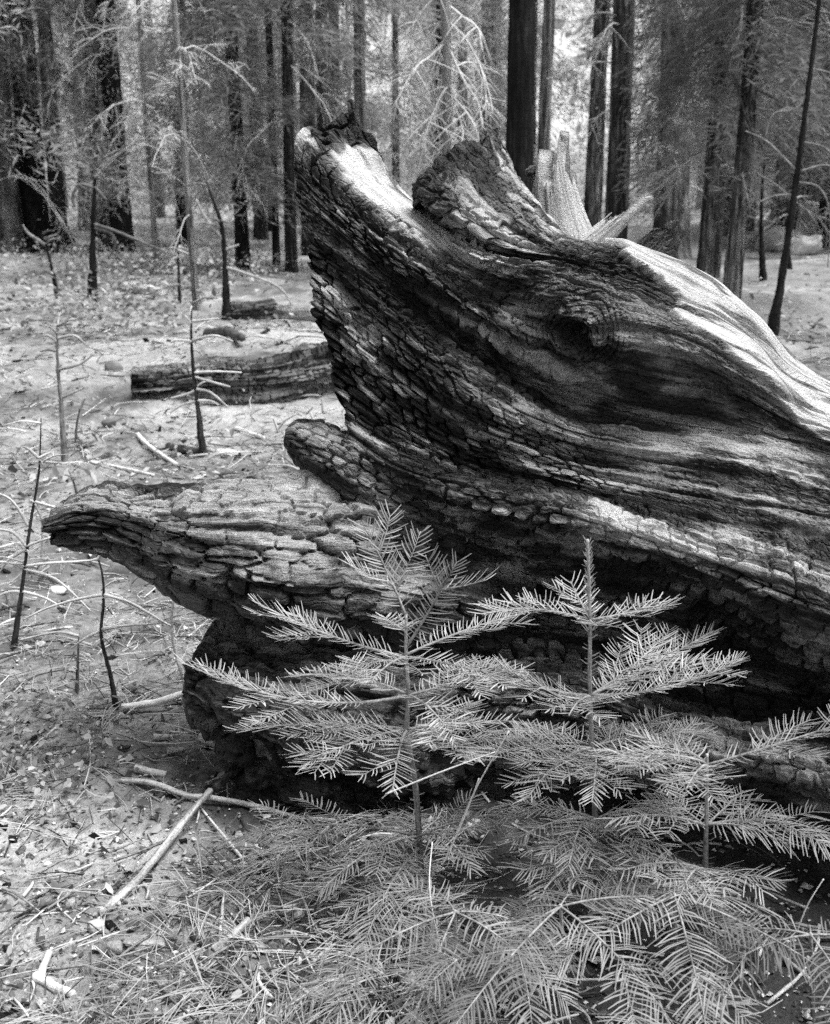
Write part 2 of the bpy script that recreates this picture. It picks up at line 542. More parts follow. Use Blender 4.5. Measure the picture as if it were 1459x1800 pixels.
def tube_part(name, pts, parent, mat, seg=120, n=160, depth=0.014, cell=(0.07, 0.035), tone=None, seed=1, flat=1.0, lump=0.12, end=1, grain=0.006,
              loc=None, smooth_top=0.0, calm=0.0, blunt=1.0, rag=0.0):
    """a charred root or log: pts = (x, y, z, r). end=1 rounds the first end, 2 both"""
    pts = np.asarray(pts, float)
    q = resample(pts, n)
    c, r = q[:, :3].copy(), q[:, 3].copy()
    t = unit(np.gradient(c, axis=0))
    b1 = unit(np.cross(t, Z)); b2 = np.cross(b1, t)
    a = np.linspace(0, 2 * np.pi, seg, endpoint=False)
    L = np.concatenate([[0], np.cumsum(np.linalg.norm(np.diff(c, axis=0), axis=1))])
    # rounded, ragged ends
    fac = np.ones((seg, n))
    jg = np.maximum(fbm(np.cos(a) * 2.1 + seed, np.sin(a) * 2.1, 3, seed + 9), -.45)[:, None]
    if end >= 1: fac = fac * np.sqrt(np.clip(1 - np.clip(1 - (L[None] - r[0] * blunt * .5 * (jg + .45)) / (r[0] * blunt + 1e-6), 0, 1) ** 2, 0.0, 1))
    if end >= 2: fac = fac * np.sqrt(np.clip(1 - np.clip(1 - (L[-1] - L)[None] / (r[-1] * 0.6 + 1e-6), 0, 1) ** 2, 0.0, 1))
    base = (b1[None] * np.cos(a)[:, None, None] * flat + b2[None] * np.sin(a)[:, None, None])
    V0 = c[None] + base * (r[None] * fac)[..., None]
    w = np.broadcast_to((a * r.mean())[:, None], (seg, n)); s = np.broadcast_to(L[None], (seg, n))
    # periodic noise around: sample in 3-D
    p3 = V0
    rr = r[None, :]
    D = lump * rr * 2 * fb3(p3 * (0.45 / r.mean()), 3, seed) + lump * rr * 1.1 * fb3(p3 * (1.7 / r.mean()), 3, seed + 40)
    gr = fbm(s * 2.2, np.minimum(w, 2 * np.pi * r.mean() - w) * 26 + 40 * (a[:, None] > np.pi), 3, seed + 2)
    D = D + grain * gr * 1.6
    ck, dome, val = char_cells(s, w, cell[0], cell[1], seed)
    top = sst(np.sin(a)[:, None], 0.35, 0.8) * smooth_top
    amt = (1 - top) * (1 - calm)
    D = D + amt * (-depth * 1.3 * ck + depth * 0.3 * (dome - 0.6) + 0.008 * (val - 0.5))
    if rag: D = D + rag * (fb3(p3 * 11, 3, seed + 60) + .5 * np.abs(fb3(p3 * 30, 2, seed + 61)))
    D = D * np.clip(fac, 0.15, 1)
    N = unit(base + 1e-9)
    V = V0 + N * D[..., None]
    tn = tone(s, w, val, V, np.broadcast_to(np.sin(a)[:, None], s.shape)) if callable(tone) else np.full(s.shape, 0.12)
    if loc is not None: V = V - np.asarray(loc)
    k = seg * n
    me = mesh(name, np.concatenate([V.reshape(-1, 3), V[:, 0].mean(0)[None], V[:, -1].mean(0)[None]]), grid_faces(seg, n, True),
              np.concatenate([np.stack([np.full(seg, k), (np.arange(seg)) * n, ((np.arange(seg) + 1) % seg) * n], 1)[:, [0, 2, 1]],
                              np.stack([np.full(seg, k + 1), np.arange(seg) * n + n - 1, ((np.arange(seg) + 1) % seg) * n + n - 1], 1)]),
              np.concatenate([np.stack([s, w], -1).reshape(-1, 2), np.zeros((2, 2))]),
              {'tone': np.concatenate([tn.ravel(), [0.05, 0.05]])}, smooth=False)
    return obj(name, me, mat, parent)


# ------------------------------------------------------------------ the big fallen burnt tree
C = [  # grain lines of the near side, from the root end to beyond the right edge: (px, py, depth)
 [(560,1450,2.95),(800,1490,2.85),(1100,1540,2.65),(1459,1640,2.36),(1900,1800,2.1)],                                        # 0 underside
 [(640,1400,2.92),(900,1425,2.88),(1150,1425,2.74),(1459,1520,2.46),(1900,1640,2.25)],                                       # 1 lower undercut
 [(640,1340,2.78),(820,1300,2.72),(1000,1285,2.62),(1200,1338,2.46),(1459,1416,2.26),(1900,1570,2.0)],                       # 2 lower rib, under edge
 [(640,1260,2.80),(820,1205,2.76),(1000,1200,2.64),(1200,1262,2.48),(1459,1330,2.29),(1900,1470,2.05)],                      # 3 lower rib, upper edge
 [(650,985,2.97),(800,1065,2.97),(1050,1112,2.84),(1250,1180,2.68),(1459,1240,2.48),(1900,1340,2.2)],                       # 4 hollow
 [(635,880,2.97),(755,945,2.98),(880,980,2.93),(1050,1008,2.81),(1250,1072,2.62),(1459,1150,2.41),(1900,1270,2.1)],          # 5 hollow roof
 [(612,815,2.93),(720,885,2.89),(850,915,2.81),(1050,965,2.66),(1250,1022,2.49),(1459,1100,2.29),(1900,1230,2.02)],          # 6 ridge under edge
 [(604,765,2.92),(700,825,2.86),(830,862,2.79),(1000,895,2.69),(1200,955,2.53),(1459,1040,2.33),(1900,1170,2.05)],           # 7 ridge
 [(590,690,2.95),(700,762,2.92),(820,818,2.89),(1000,862,2.81),(1200,910,2.67),(1459,980,2.46),(1900,1090,2.2)],             # 8 groove above ridge
 [(570,610,2.98),(690,695,2.93),(820,775,2.90),(1000,826,2.83),(1200,868,2.72),(1459,915,2.54),(1900,1000,2.25)],            # 9
 [(554,530,3.00),(680,625,2.94),(820,718,2.90),(1000,788,2.85),(1200,824,2.76),(1459,868,2.60),(1900,950,2.3)],              # 10
 [(538,450,3.03),(670,550,2.96),(820,655,2.91),(1000,746,2.87),(1200,785,2.79),(1459,828,2.66),(1900,900,2.35)],             # 11
 [(525,380,3.06),(640,465,3.00),(780,572,3.00),(950,682,2.97),(1150,736,2.89),(1300,762,2.82),(1459,798,2.73),(1900,860,2.4)],  # 12 dark groove
 [(518,310,3.10),(605,392,3.03),(755,500,2.95),(930,610,2.90),(1100,656,2.85),(1280,692,2.80),(1459,768,2.75),(1900,830,2.42)], # 13
 [(517,242,3.15),(590,330,3.08),(720,425,3.03),(880,525,2.95),(1040,560,2.83),(1200,595,2.80),(1330,670,2.80),(1459,745,2.78),(1900,810,2.46)],
 [(570,225,3.20),(635,315,3.14),(725,396,3.09),(840,470,2.98),(1000,515,2.85),(1160,560,2.82),(1300,630,2.83),(1459,730,2.82),(1900,790,2.5)],
 [(628,205,3.26),(668,310,3.25),(735,382,3.20),(830,442,2.98),(1000,485,2.88),(1150,530,2.87),(1300,610,2.88),(1459,716,2.87),(1900,775,2.54)],
 [(671,316,3.29),(700,358,3.28),(742,390,3.24),(830,444,3.0),(1000,480,2.89),(1150,524,2.88),(1300,605,2.90),(1459,713,2.89),(1900,772,2.55)],
 [(712,368,3.31),(735,386,3.29),(775,412,3.12),(850,447,2.99),(1000,475,2.90),(1150,518,2.90),(1300,600,2.91),(1459,709,2.91),(1900,768,2.57)],
 [(748,395,3.30),(785,418,3.06),(860,448,2.98),(1000,470,2.91),(1150,512,2.91),(1300,596,2.93),(1459,706,2.92),(1900,765,2.58)],  # 17 notch
 [(727,335,3.08),(790,370,2.98),(880,425,2.96),(1000,456,2.94),(1150,495,2.95),(1300,584,2.97),(1459,699,2.96),(1900,757,2.62)],
 [(792,262,3.12),(840,315,3.03),(920,390,2.99),(1010,440,2.97),(1140,470,2.99),(1290,560,3.01),(1459,692,3.0),(1900,752,2.64)],
 [(868,230,3.20),(905,305,3.13),(960,385,3.08),(1015,432,3.06),(1110,437,3.06),(1230,485,3.06),(1325,562,3.06),(1459,685,3.05),(1900,750,2.66)],  # 20 crest
 [(872,250,3.34),(912,330,3.32),(965,405,3.30),(1020,448,3.28),(1110,458,3.30),(1230,508,3.30),(1325,582,3.28),(1459,700,3.25),(1900,775,2.9)],
]


def build_big_log():
    root = thing('fallen_tree', 'huge charred fallen tree with upturned roots and bleached top behind the fir saplings', 'fallen tree', tuple(np.round(G(760, 1400), 3)))
    loc = np.array(root.location)
    nu_a, nu_b = 520, 40
    ufr = np.concatenate([np.linspace(0, 0.665, nu_a), np.linspace(0.665, 1, nu_b + 1)[1:]])
    cur = []
    for c in C:
        w = np.array([P(*p) for p in c])
        e = w[-1] + (w[-1] - w[-2]) * 0.55
        cur.append(resample(np.concatenate([w, e[None]]), ufr))
    cur = np.array(cur)                                             # (curves, u, 3)
    crest = cur[-1]
    ax = unit(crest[-1] - crest[0]); back = unit(np.array([-ax[1], ax[0], 0])); back = back if back[1] > 0 else -back
    def bk(dist, zf, zo=0):
        q = crest + back * dist
        q[:, 2] = crest[:, 2] * zf + zo
        return q
    extra = np.array([bk(.22, .86), bk(.42, .55), bk(.40, .2), bk(.22, 0, -.12), bk(-.1, 0, -.2)])
    cur = np.concatenate([cur, extra])
    nc = len(C); ntot = len(cur)
    remap = lambda k: np.interp(k, [0, 16, 19, ntot], [0, 16, 17, ntot - 2])
    # rows: fine on the near side
    tv = []
    for k in range(ntot):
        nx = cur[(k + 1) % ntot]
        ln = np.linalg.norm(nx[:nu_a] - cur[k][:nu_a], axis=1).mean()
        cell = 0.0036 if k < nc - 1 else 0.03
        m = max(2, int(ln / cell))
        tv.append(k + np.arange(m) / m)
    tv = np.concatenate(tv)
    V0 = crom(cur, tv, True)                                        # (rows, u, 3)
    nv, nu = V0.shape[:2]
    nc -= 2; ntot -= 2
    vi = np.broadcast_to(remap(tv)[:, None], (nv, nu))
    u = np.broadcast_to(ufr[None], (nv, nu))
    s = np.concatenate([np.zeros((nv, 1)), np.cumsum(np.linalg.norm(np.diff(V0, axis=1), axis=2), axis=1)], 1)
    s = s - s[:, nu_a // 2][:, None] + 1.0
    mid = V0[:, : nu_a]
    wl = np.linalg.norm(np.diff(mid, axis=0), axis=2).mean(1)
    w = np.concatenate([[0], np.cumsum(wl)])
    w = np.broadcast_to(w[:, None], (nv, nu))
    # broken, splintered root end
    edge = 1 - sst(u, 0, 0.07)
    tang = unit(np.gradient(V0, axis=1))
    near = (vi > 0.5) & (vi < nc - 0.5)
    jag = (0.05 * fbm(w * 8, 3.3, 3, 61) + 0.018 * fbm(w * 45, 7.1, 2, 62)) * near
    V0 = V0 - tang * (jag * edge)[..., None]
    N = grid_normals(V0, True)
    f = N[nv // 3, nu_a // 2]; toc = CAM - V0[nv // 3, nu_a // 2]
    sg = 1 if np.dot(f, toc) > 0 else -1
    N = N * sg
    # ---- where the wood is bleached bare, where it is checked char
    wv = 0.5 * fbm(s * 3.2, w * 1.5, 3, 71)
    nz = fbm(s * 7, w * 30, 3, 72)
    low = np.interp(u, [0, .19, .22, .28, .40, .44, .47, .54, .64, 1], [30, 22, 19.9, 18.9, 17.3, 16.6, 15.2, 14.3, 12.8, 12.5])
    sc_ = .55 * n2(s * 9, .5, 74) * sst(u, .38, .46)
    bt = sst(vi + wv * 0.6 + nz * 0.30 + sc_, low - .08, low + .08) * (vi < 24)
    b_prong = sst(vi + wv * .5 + nz * 0.7, 13.9, 14.6) * (1 - sst(vi + nz * .3, 16.6, 17.0)) * sst(u + .02 * wv + 0.02 * nz, .015, .035) * (1 - sst(u + .05 * nz, .19, .27))
    b_tip = np.exp(-((vi - 14.15) / .5) ** 2) * (1 - sst(u, .015, .035))
    b_ridge = np.exp(-((vi - 7.25 - 0.25 * wv) / (0.22 + 0.3 * u)) ** 2) * sst(u + .2 * nz, .10, .3)
    g_knot = sst(vi + wv, 14.2, 15.4) * (1 - sst(vi, 19.5, 20.2)) * sst(u + .08 * wv, .28, .36) * (1 - sst(u + .1 * wv, .46, .56))
    ck, dome, val = char_cells(s, w, 0.056, 0.019, 81)
    ck2, dome2, val2 = char_cells(s + 9, w + 5, 0.058, 0.030, 82)
    big = sst(fbm(s * 1.6, w * 2.4, 2, 83), 0.0, 0.25)
    ck = ck * (1 - big) + ck2 * big; dome = dome * (1 - big) + dome2 * big; val = np.where(big > .5, val2, val)
    fade = np.clip(1 - 0.85 * sst(u + .2 * wv, .26, .42) * sst(vi, 7.5, 8.5), 0.1, 1)      # to the right the char is smoother, streaky
    rough_groove = np.exp(-((vi - 12 - .3 * wv) / .7) ** 2) * (1 - sst(u, .32, .45))
    rough_end = (np.exp(-((vi - 18.0) / .9) ** 2) * (1 - sst(u, .05, .1)) + (1 - sst(u, 0, .02)) * near)
    bleach = np.clip(np.maximum.reduce([bt, b_prong, b_tip * .8]), 0, 1)
    # ---- relief
    rid = fbm(s * .8, w * 13, 3, 91)
    rid2 = fbm(s * 2.6, w * 42, 3, 92)
    D = 0.028 * fb3(V0 * 5, 3, 93) + 0.017 * rid * (1 - .6 * bleach)
    D = D + (0.010 + 0.004 * fade) * rid2 * (1 - .55 * bleach)
    cam_amt = (1 - .6 * np.exp(-((vi - 7.2) / .7) ** 2)) * (1 - .65 * sst(vi, 17.2, 18.2)) * (1 - bleach) * fade * (1 - .7 * g_knot) * (1 - .8 * rough_groove)
    D = D + cam_amt * (-0.030 * ck + 0.003 * (dome - .6) + 0.014 * (val - .5))
    D = D + (1 - bleach) * near * (.006 * fb3(V0 * 55, 2, 98) + .010 * sst(fbm(s * 5, w * 9, 3, 99), .0, .35) * fb3(V0 * 26, 2, 100))
    D = D + (rough_groove * .016 + rough_end * .014) * fb3(V0 * 38, 3, 94) * (1 - bleach)
    D = D + bleach * 0.016                                             # the bare wood stands proud of the burnt layer
    # long drying cracks in the bare wood
    ln = np.abs(n2(s * 0.9, w * 13 + 3 * wv, 95)); D = D - bleach * 0.012 * (1 - sst(ln, 0.0, 0.10))
    ln = np.abs(n2(s * 1.3, w * 30 + 1.2 * wv, 96)); D = D - (1 - bleach) * 0.016 * (1 - sst(ln, 0.0, 0.14)) * (0.5 + .5 * (1 - fade))
    # knot with a swallowed branch hole
    kp = P(1012, 585, 2.86)
    d = np.linalg.norm(V0 - kp, axis=2)
    D = D + 0.022 * np.exp(-((d - .050) / .016) ** 2) - 0.05 * np.exp(-(d / .024) ** 2) + 0.02 * np.exp(-((d - .11) / .02) ** 2) * (.5 + n2(s * 20, w * 20, 97)) + .05 * np.exp(-(d / .09) ** 2) * fb3(V0 * 30, 3, 98) - .014 * np.exp(-(d / .10) ** 2) * (np.abs(np.sin(d * 260 + 5 * n3(V0 * 14, 99))) < .3)
    D = np.where(near, D, D * sst(np.minimum(vi, ntot - vi), 0, .5))
    # ---- colour of the wood, shade of the undercut included
    st = fbm(s * 5, w * 60, 3, 101)
    blot = fbm(s * 3.2, w * 5.5, 4, 102)
    patch = fbm(s * 6.5, w * 13, 4, 108)
    tone = np.minimum(0.070 * np.exp(1.5 * (val - .5) * fade + 3.2 * blot + 4.2 * st + 6.0 * patch), .5)
    tone = tone * (1 - .55 * (1 - fade)) + 0.22 * (1 - fade) * sst(fbm(s * 2.0, w * 17, 4, 103), .0, .3)
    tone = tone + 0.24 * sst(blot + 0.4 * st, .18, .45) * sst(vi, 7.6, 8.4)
    dk = np.exp(-((vi - (low - 1.1)) / .9) ** 2) * sst(u, .38, .48) * sst(patch + .5 * st, -.3, .05)
    tone = tone * (1 - .8 * dk)
    tone = tone * (1 - .8 * rough_groove) * (1 - .75 * np.clip(rough_end, 0, 1))
    moss = sst(fbm(s * 2.2, w * 4.5, 4, 104) + .55 * np.exp(-((vi - 8.35) / .7) ** 2) * sst(u, .25, .4) + .4 * np.exp(-((vi - 12.2) / 1.2) ** 2) * sst(u, .4, .5), .32, .5)
    tone = tone * (1 - .85 * moss)
    D = D + moss * near * .010 * fb3(V0 * 90, 2, 105)
    under = 1 - sst(vi + .4 * wv, 6.2, 7.0)                            # black char of the undercut, its shade painted into the tone
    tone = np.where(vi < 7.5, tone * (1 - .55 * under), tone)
    rib = np.exp(-((vi - 2.6) / .55) ** 2) * sst(u, .2, .32)
    tone = tone + 0.15 * rib * (.8 + 1.5 * st)
    tone = tone + 0.07 * b_ridge * (.8 + 1.2 * st)
    tone = tone * (1 - g_knot) + g_knot * (.12 + .3 * np.maximum(blot + .4 * st, -.25))
    wood = 0.70 + .22 * st + .14 * fbm(s * 1.5, w * 9, 3, 106)
    stain = sst(fbm(s * 4, w * 22, 3, 107) + .25 * nz, .16, .27)
    wood = wood * (1 - .72 * stain)
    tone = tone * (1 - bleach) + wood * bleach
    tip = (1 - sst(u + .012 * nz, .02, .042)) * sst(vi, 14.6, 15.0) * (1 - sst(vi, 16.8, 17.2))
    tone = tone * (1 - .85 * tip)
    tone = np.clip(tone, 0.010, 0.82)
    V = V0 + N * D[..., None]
    # ---- close both ends
    ctr = V[:, 0].mean(0) + np.array([0.12, 0.25, 0.0])
    push = np.array([0.10, 1.0, -0.05])
    cols, tcols, ucols = [], [], []
    for a, p in ((.95, -.05), (.7, .05), (.45, .12), (.22, .13), (.10, .10), (.03, .045)):
        q = V[:, 0] * (1 - a) + ctr * a + push * p
        q = q + 0.012 * fb3(q * 9, 3, 111)[:, None] * np.array([.3, 1, .3])
        cols.append(q)
    ctr2 = V[:, -1].mean(0)
    V = np.concatenate([np.stack(cols, 1), V, (V[:, -1] * .5 + ctr2 * .5)[:, None], (V[:, -1] * .02 + ctr2 * .98)[:, None]], 1)
    k = len(cols)
    tone = np.concatenate([np.full((nv, k), .02), tone, np.full((nv, 2), .1)], 1)
    S_ = np.concatenate([np.repeat(s[:, :1], k, 1) - .02 * np.arange(k, 0, -1), s, np.repeat(s[:, -1:], 2, 1)], 1)
    W_ = np.concatenate([np.repeat(w[:, :1], k, 1), w, np.repeat(w[:, -1:], 2, 1)], 1)
    q = grid_faces(nv, nu + k + 2, True)
    if sg < 0: q = q[:, ::-1]
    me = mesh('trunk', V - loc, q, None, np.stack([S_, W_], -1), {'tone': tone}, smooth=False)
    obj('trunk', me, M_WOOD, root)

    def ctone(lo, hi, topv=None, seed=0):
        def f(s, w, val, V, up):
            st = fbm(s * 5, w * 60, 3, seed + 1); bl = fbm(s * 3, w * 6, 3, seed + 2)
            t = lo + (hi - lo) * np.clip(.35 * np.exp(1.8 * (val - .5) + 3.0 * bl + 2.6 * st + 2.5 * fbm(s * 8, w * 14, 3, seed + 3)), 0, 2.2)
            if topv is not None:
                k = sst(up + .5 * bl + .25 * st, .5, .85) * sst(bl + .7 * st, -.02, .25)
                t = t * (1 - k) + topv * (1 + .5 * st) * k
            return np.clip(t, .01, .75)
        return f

    def pts(l, dz=0):
        return np.array([[*P(a, b, c), r] for a, b, c, r in l])
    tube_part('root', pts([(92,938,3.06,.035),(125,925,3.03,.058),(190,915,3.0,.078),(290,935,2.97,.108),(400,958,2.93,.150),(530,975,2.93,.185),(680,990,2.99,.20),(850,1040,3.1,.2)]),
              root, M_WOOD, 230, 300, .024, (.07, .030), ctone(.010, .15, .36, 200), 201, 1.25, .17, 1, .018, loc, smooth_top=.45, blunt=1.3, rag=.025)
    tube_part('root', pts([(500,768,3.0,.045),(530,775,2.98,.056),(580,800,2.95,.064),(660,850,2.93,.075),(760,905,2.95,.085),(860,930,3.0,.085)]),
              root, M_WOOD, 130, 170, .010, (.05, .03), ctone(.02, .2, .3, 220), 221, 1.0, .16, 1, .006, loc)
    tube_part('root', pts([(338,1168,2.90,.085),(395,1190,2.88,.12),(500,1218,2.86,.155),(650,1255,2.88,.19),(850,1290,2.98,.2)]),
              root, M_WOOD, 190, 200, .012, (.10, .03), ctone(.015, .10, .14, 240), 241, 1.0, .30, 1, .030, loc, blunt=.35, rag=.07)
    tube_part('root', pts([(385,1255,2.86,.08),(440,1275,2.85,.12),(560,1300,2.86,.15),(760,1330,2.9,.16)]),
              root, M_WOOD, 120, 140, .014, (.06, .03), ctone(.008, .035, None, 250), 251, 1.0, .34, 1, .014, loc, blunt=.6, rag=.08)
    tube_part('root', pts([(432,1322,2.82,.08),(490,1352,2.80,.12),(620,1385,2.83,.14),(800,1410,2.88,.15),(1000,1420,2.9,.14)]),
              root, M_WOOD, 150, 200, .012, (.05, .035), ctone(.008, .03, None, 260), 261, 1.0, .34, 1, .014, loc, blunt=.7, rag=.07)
    # splinters and stubs standing up behind the crest
    def snag(l, tone, seed, flat=.6, lump=.12):
        tube_part('root_stub', pts(l), root, M_WOOD, 40, 60, .004, (.12, .03), tone, seed, flat, lump, 2, .007, loc, calm=.7)
    pale = lambda a, b: (lambda s, w, val, V, up: np.clip(a + b * fbm(s * 6, w * 50, 3, 300) + .15 * fbm(s * 9, w * 14, 2, 301) , .02, .75))
    def broken_stub(px, py, Y, r, h, lean, seed, base_t, spikes, seg=120, n=46, hb=.5):
        """hollow snapped root: fibres stand to different heights round the rim; spikes = (angle, height share, width)"""
        a = np.linspace(0, 2 * np.pi, seg, endpoint=False)
        H = hb + .16 * fbm(np.cos(a) * 3, np.sin(a) * 3, 3, seed) + .30 * np.abs(fbm(a * 13, 0, 2, seed + 1))
        for sa, sh, sw in spikes:
            d = np.abs((a - sa + np.pi) % (2 * np.pi) - np.pi)
            H = np.maximum(H, (sh - .25) * np.clip(1 - d / sw, 0, 1) ** 1.3 + .25 + .07 * fbm(a * 12, 3, 2, seed + 2))
        t = np.linspace(0, 1, n)
        z = t[None] * (H * h)[:, None]
        rad = r * (1 - .45 * (z / h)) * (1 + .10 * fbm(a * 4, 0, 3, seed + 3)[:, None] + .06 * fbm(a[:, None] * 14, z * 1.5, 2, seed + 4)) * (1 + .5 * np.exp(-z / (.25 * h)))
        rad = rad * np.where(t > .97, .93, 1)[None]
        x = np.cos(a)[:, None] * rad + lean[0] * z + .03 * np.sin(z * 9 + seed); y = np.sin(a)[:, None] * rad * .6 + lean[1] * z
        out = np.stack([x, y, z], -1)
        inn = np.stack([np.cos(a)[:, None] * rad[:, ::-1] * .72 + lean[0] * z[:, ::-1], np.sin(a)[:, None] * rad[:, ::-1] * .42 + lean[1] * z[:, ::-1], z[:, ::-1] * .985], -1)
        V = np.concatenate([out, inn], 1) + P(px, py, Y) - loc
        s_ = np.concatenate([z, z[:, ::-1]], 1); w_ = np.broadcast_to((a * r)[:, None], s_.shape)
        st = fbm(s_ * 5, w_ * 70, 3, seed + 5); bl = fbm(s_ * 7, w_ * 9, 3, seed + 6)
        tn = base_t * (1 + .5 * st) * (1 - .75 * sst(bl + .3 * st, .2, .36))
        tn = tn * np.where(np.arange(2 * n)[None] >= n, .5, 1)
        obj('root_stub', mesh('root_stub', V, grid_faces(seg, 2 * n, True)[:, ::-1], None, np.stack([s_, w_], -1), {'tone': np.clip(tn, .015, .75)}), M_WOOD, root)
    broken_stub(978, 448, 3.45, .072, .33, (.04, .0), 310, .72, [(5.05, 1.0, .75), (3.75, .86, .5), (1.2, .72, .9)], hb=.5)
    broken_stub(1024, 446, 3.44, .05, .155, (.85, -.1), 320, .74, [(5.6, 1.0, 1.3), (.4, .8, .7)])
    snag([(985,330,3.5,.03),(960,314,3.5,.028),(938,304,3.48,.022),(926,310,3.47,.012)], pale(.12, .5), 312, .8, .4)
    broken_stub(1108, 455, 3.5, .035, .11, (.9, 0), 340, .04, [(5.0, 1.0, 1.0), (3.5, .8, .6)])
    broken_stub(1160, 462, 3.48, .04, .085, (.5, 0), 345, .03, [(4.4, 1.0, .8), (5.8, .9, .5)])
    snag([(612,262,3.25,.022),(618,225,3.25,.014),(622,200,3.25,.010),(617,174,3.26,.006)], pale(.03, .06), 315, .8, .25)
    return root


build_big_log()


# ------------------------------------------------------------------ logs and sticks lying about
def lying_log(name, label, cat, l, mat, seg, n, tone, seed, depth, cell, grain=.01, lump=.1, group=None, flat=1.0):
    """l = (px, py of the underside, radius[, depth override])"""
    pts = []
    for px, py, r in l:
        g = G(px, py)
        pts.append([g[0], g[1] + r * .6, g[2] + r * .82, r])
    lo = min(p[2] - .82 * p[3] for p in pts)
    for p in pts: p[2] = lo + .25 * (p[2] - .82 * p[3] - lo) + .82 * p[3]          # a straight log bridges the dips
    root = thing(name, label, cat, tuple(np.round([pts[0][0], pts[0][1], pts[0][2] - pts[0][3]], 3)), group)
    tube_part('wood', pts, root, mat, seg, n, depth, cell, tone, seed, flat, lump, 2, grain, np.array(root.location), blunt=.22)
    return root


def log_tone(lo, hi, seed):
    def f(s, w, val, V, up):
        st = fbm(s * 2, w * 26, 3, seed); bl = fbm(s * 3, w * 5, 3, seed + 1)
        return np.clip(lo + (hi - lo) * np.clip(.4 + .8 * st + .6 * bl + .4 * (val - .5), 0, 1.5), .01, .7)
    return f


lying_log('burnt_log', 'thick charred log with deep checked grooves lying on pale sand left of the fallen tree', 'log',
          [(228, 702, .095), (345, 699, .13), (460, 693, .155), (575, 686, .17), (690, 679, .175)], M_LOG, 150, 300, log_tone(.012, .30, 400), 401, .034, (.05, .042), .055, .03)
lying_log('burnt_log', 'short dark burnt log on the sand bank behind the thick charred log', 'log',
          [(402, 561, .11), (450, 562, .12), (486, 560, .13)], M_LOG, 60, 90, log_tone(.02, .12, 410), 411, .02, (.1, .06), .03, .015)
lying_log('pale_log', 'grey weathered log end to end with the short dark burnt log', 'log',
          [(489, 560, .08), (520, 562, .09), (600, 566, .09)], M_LOG, 40, 60, log_tone(.14, .36, 415), 416, .01, (.1, .06), .015, .1)
lying_log('bleached_log', 'bright bleached log piece among twigs at the edge of the wood', 'log',
          [(212, 512, .07), (240, 517, .08), (285, 522, .07)], M_LOG, 36, 50, log_tone(.4, .65, 420), 421, .006, (.1, .06), .01, .12)
lying_log('fallen_log', 'dark fallen trunk at the foot of the blackened trees, far left', 'log',
          [(-60, 408, .3), (40, 412, .28), (110, 432, .22)], M_LOG, 36, 70, log_tone(.02, .1, 425), 426, .02, (.2, .1), .03, .1)
lying_log('fallen_log', 'grey fallen trunk lying parallel behind the dark one, far left', 'log',
          [(-80, 388, .25), (20, 392, .24), (60, 398, .2)], M_LOG, 36, 70, log_tone(.1, .25, 427), 428, .02, (.2, .1), .03, .1)


def stick(name, label, l, r, tone, seed, cat='stick', up=1.0, fork=None, mat=None, group=None, seg=12):
    """l = ground pixels (px, py[, lift])"""
    pts = []
    for p in l:
        q = G(p[0], p[1]); q[2] += (p[2] if len(p) > 2 else 0) + r * .8
        pts.append(q)
    o = np.round(pts[0] - [0, 0, r * .8], 3)
    b = Buf()
    b.tube(np.array(pts) - o, np.linspace(r, r * .8, len(pts)), seg, tone, max(14, 10 * len(pts)), .35, seed)
    ob = obj(name, b.mesh(name), mat or M_TWIG, None, label, cat, group, None, tuple(o))
    if fork:
        q = []
        for p in fork:
            g = G(p[0], p[1]); g[2] += (p[2] if len(p) > 2 else 0) + r * .8; q.append(g - o)
        b2 = Buf(); b2.tube(np.array(q), np.linspace(r * .9, r * .6, len(q)), seg, tone, 16, .3, seed + 1)
        obj('side_branch', b2.mesh('side_branch'), mat or M_TWIG, ob)
    return ob


stick('long_stick', 'long straight barkless stick lying diagonally across the litter, lower left', [(178, 1612), (235, 1560), (285, 1515, .02), (340, 1450, .03), (372, 1420, .04)], .0095, [.34, .26, .3, .2], 1)
stick('dark_stick', 'short dark knobbly twig continuing the long straight stick beside leaves', [(380, 1416, .04), (405, 1400, .05), (425, 1382, .07)], .009, .05, 2)
stick('forked_stick', 'bright white forked stick with a short upright fork, bottom left', [(62, 1722), (95, 1740), (130, 1756)], .0105, .5, 3, fork=[(72, 1727), (78, 1712, .008), (90, 1698, .025)])
stick('pale_stick', 'short thick pale stick of barkless wood lying left of the burnt root', [(238, 1355), (265, 1362), (292, 1368)], .011, .4, 4)
stick('pale_stick', 'pale branch piece propped against the foot of the burnt root', [(352, 1318, .03), (385, 1328, .02), (420, 1336)], .012, .42, 5)
stick('pale_stick', 'thin long pale stick lying level left of the lower root', [(215, 1254, .01), (280, 1250, .02), (345, 1244, .05)], .011, .55, 6)
stick('pale_stick', 'very short pale stub of wood above the short thick pale stick', [(270, 1300), (302, 1300)], .009, .45, 7)
stick('pale_stick', 'small grey stub beside the branch piece propped at the root', [(294, 1325), (322, 1324)], .010, .4, 8)
stick('bent_stick', 'long thin curved stick running towards the burnt root through dry grass', [(212, 1375), (270, 1390, .015), (330, 1412, .015), (365, 1418, .02), (440, 1425, .01), (535, 1445)], .0075, .36, 9)
stick('pale_stick', 'pale broken stick half buried in pine needles, bottom centre', [(375, 1678), (405, 1662, .01), (438, 1638, .02)], .010, .26, 10)
stick('dark_stick', 'dark curved twig lying beside the half buried pale stick', [(340, 1650), (360, 1665), (388, 1676)], .009, .04, 11)
stick('dark_stick', 'dark twig crossing pine needles near the bottom edge', [(290, 1770), (310, 1752), (330, 1738)], .009, .05, 12)
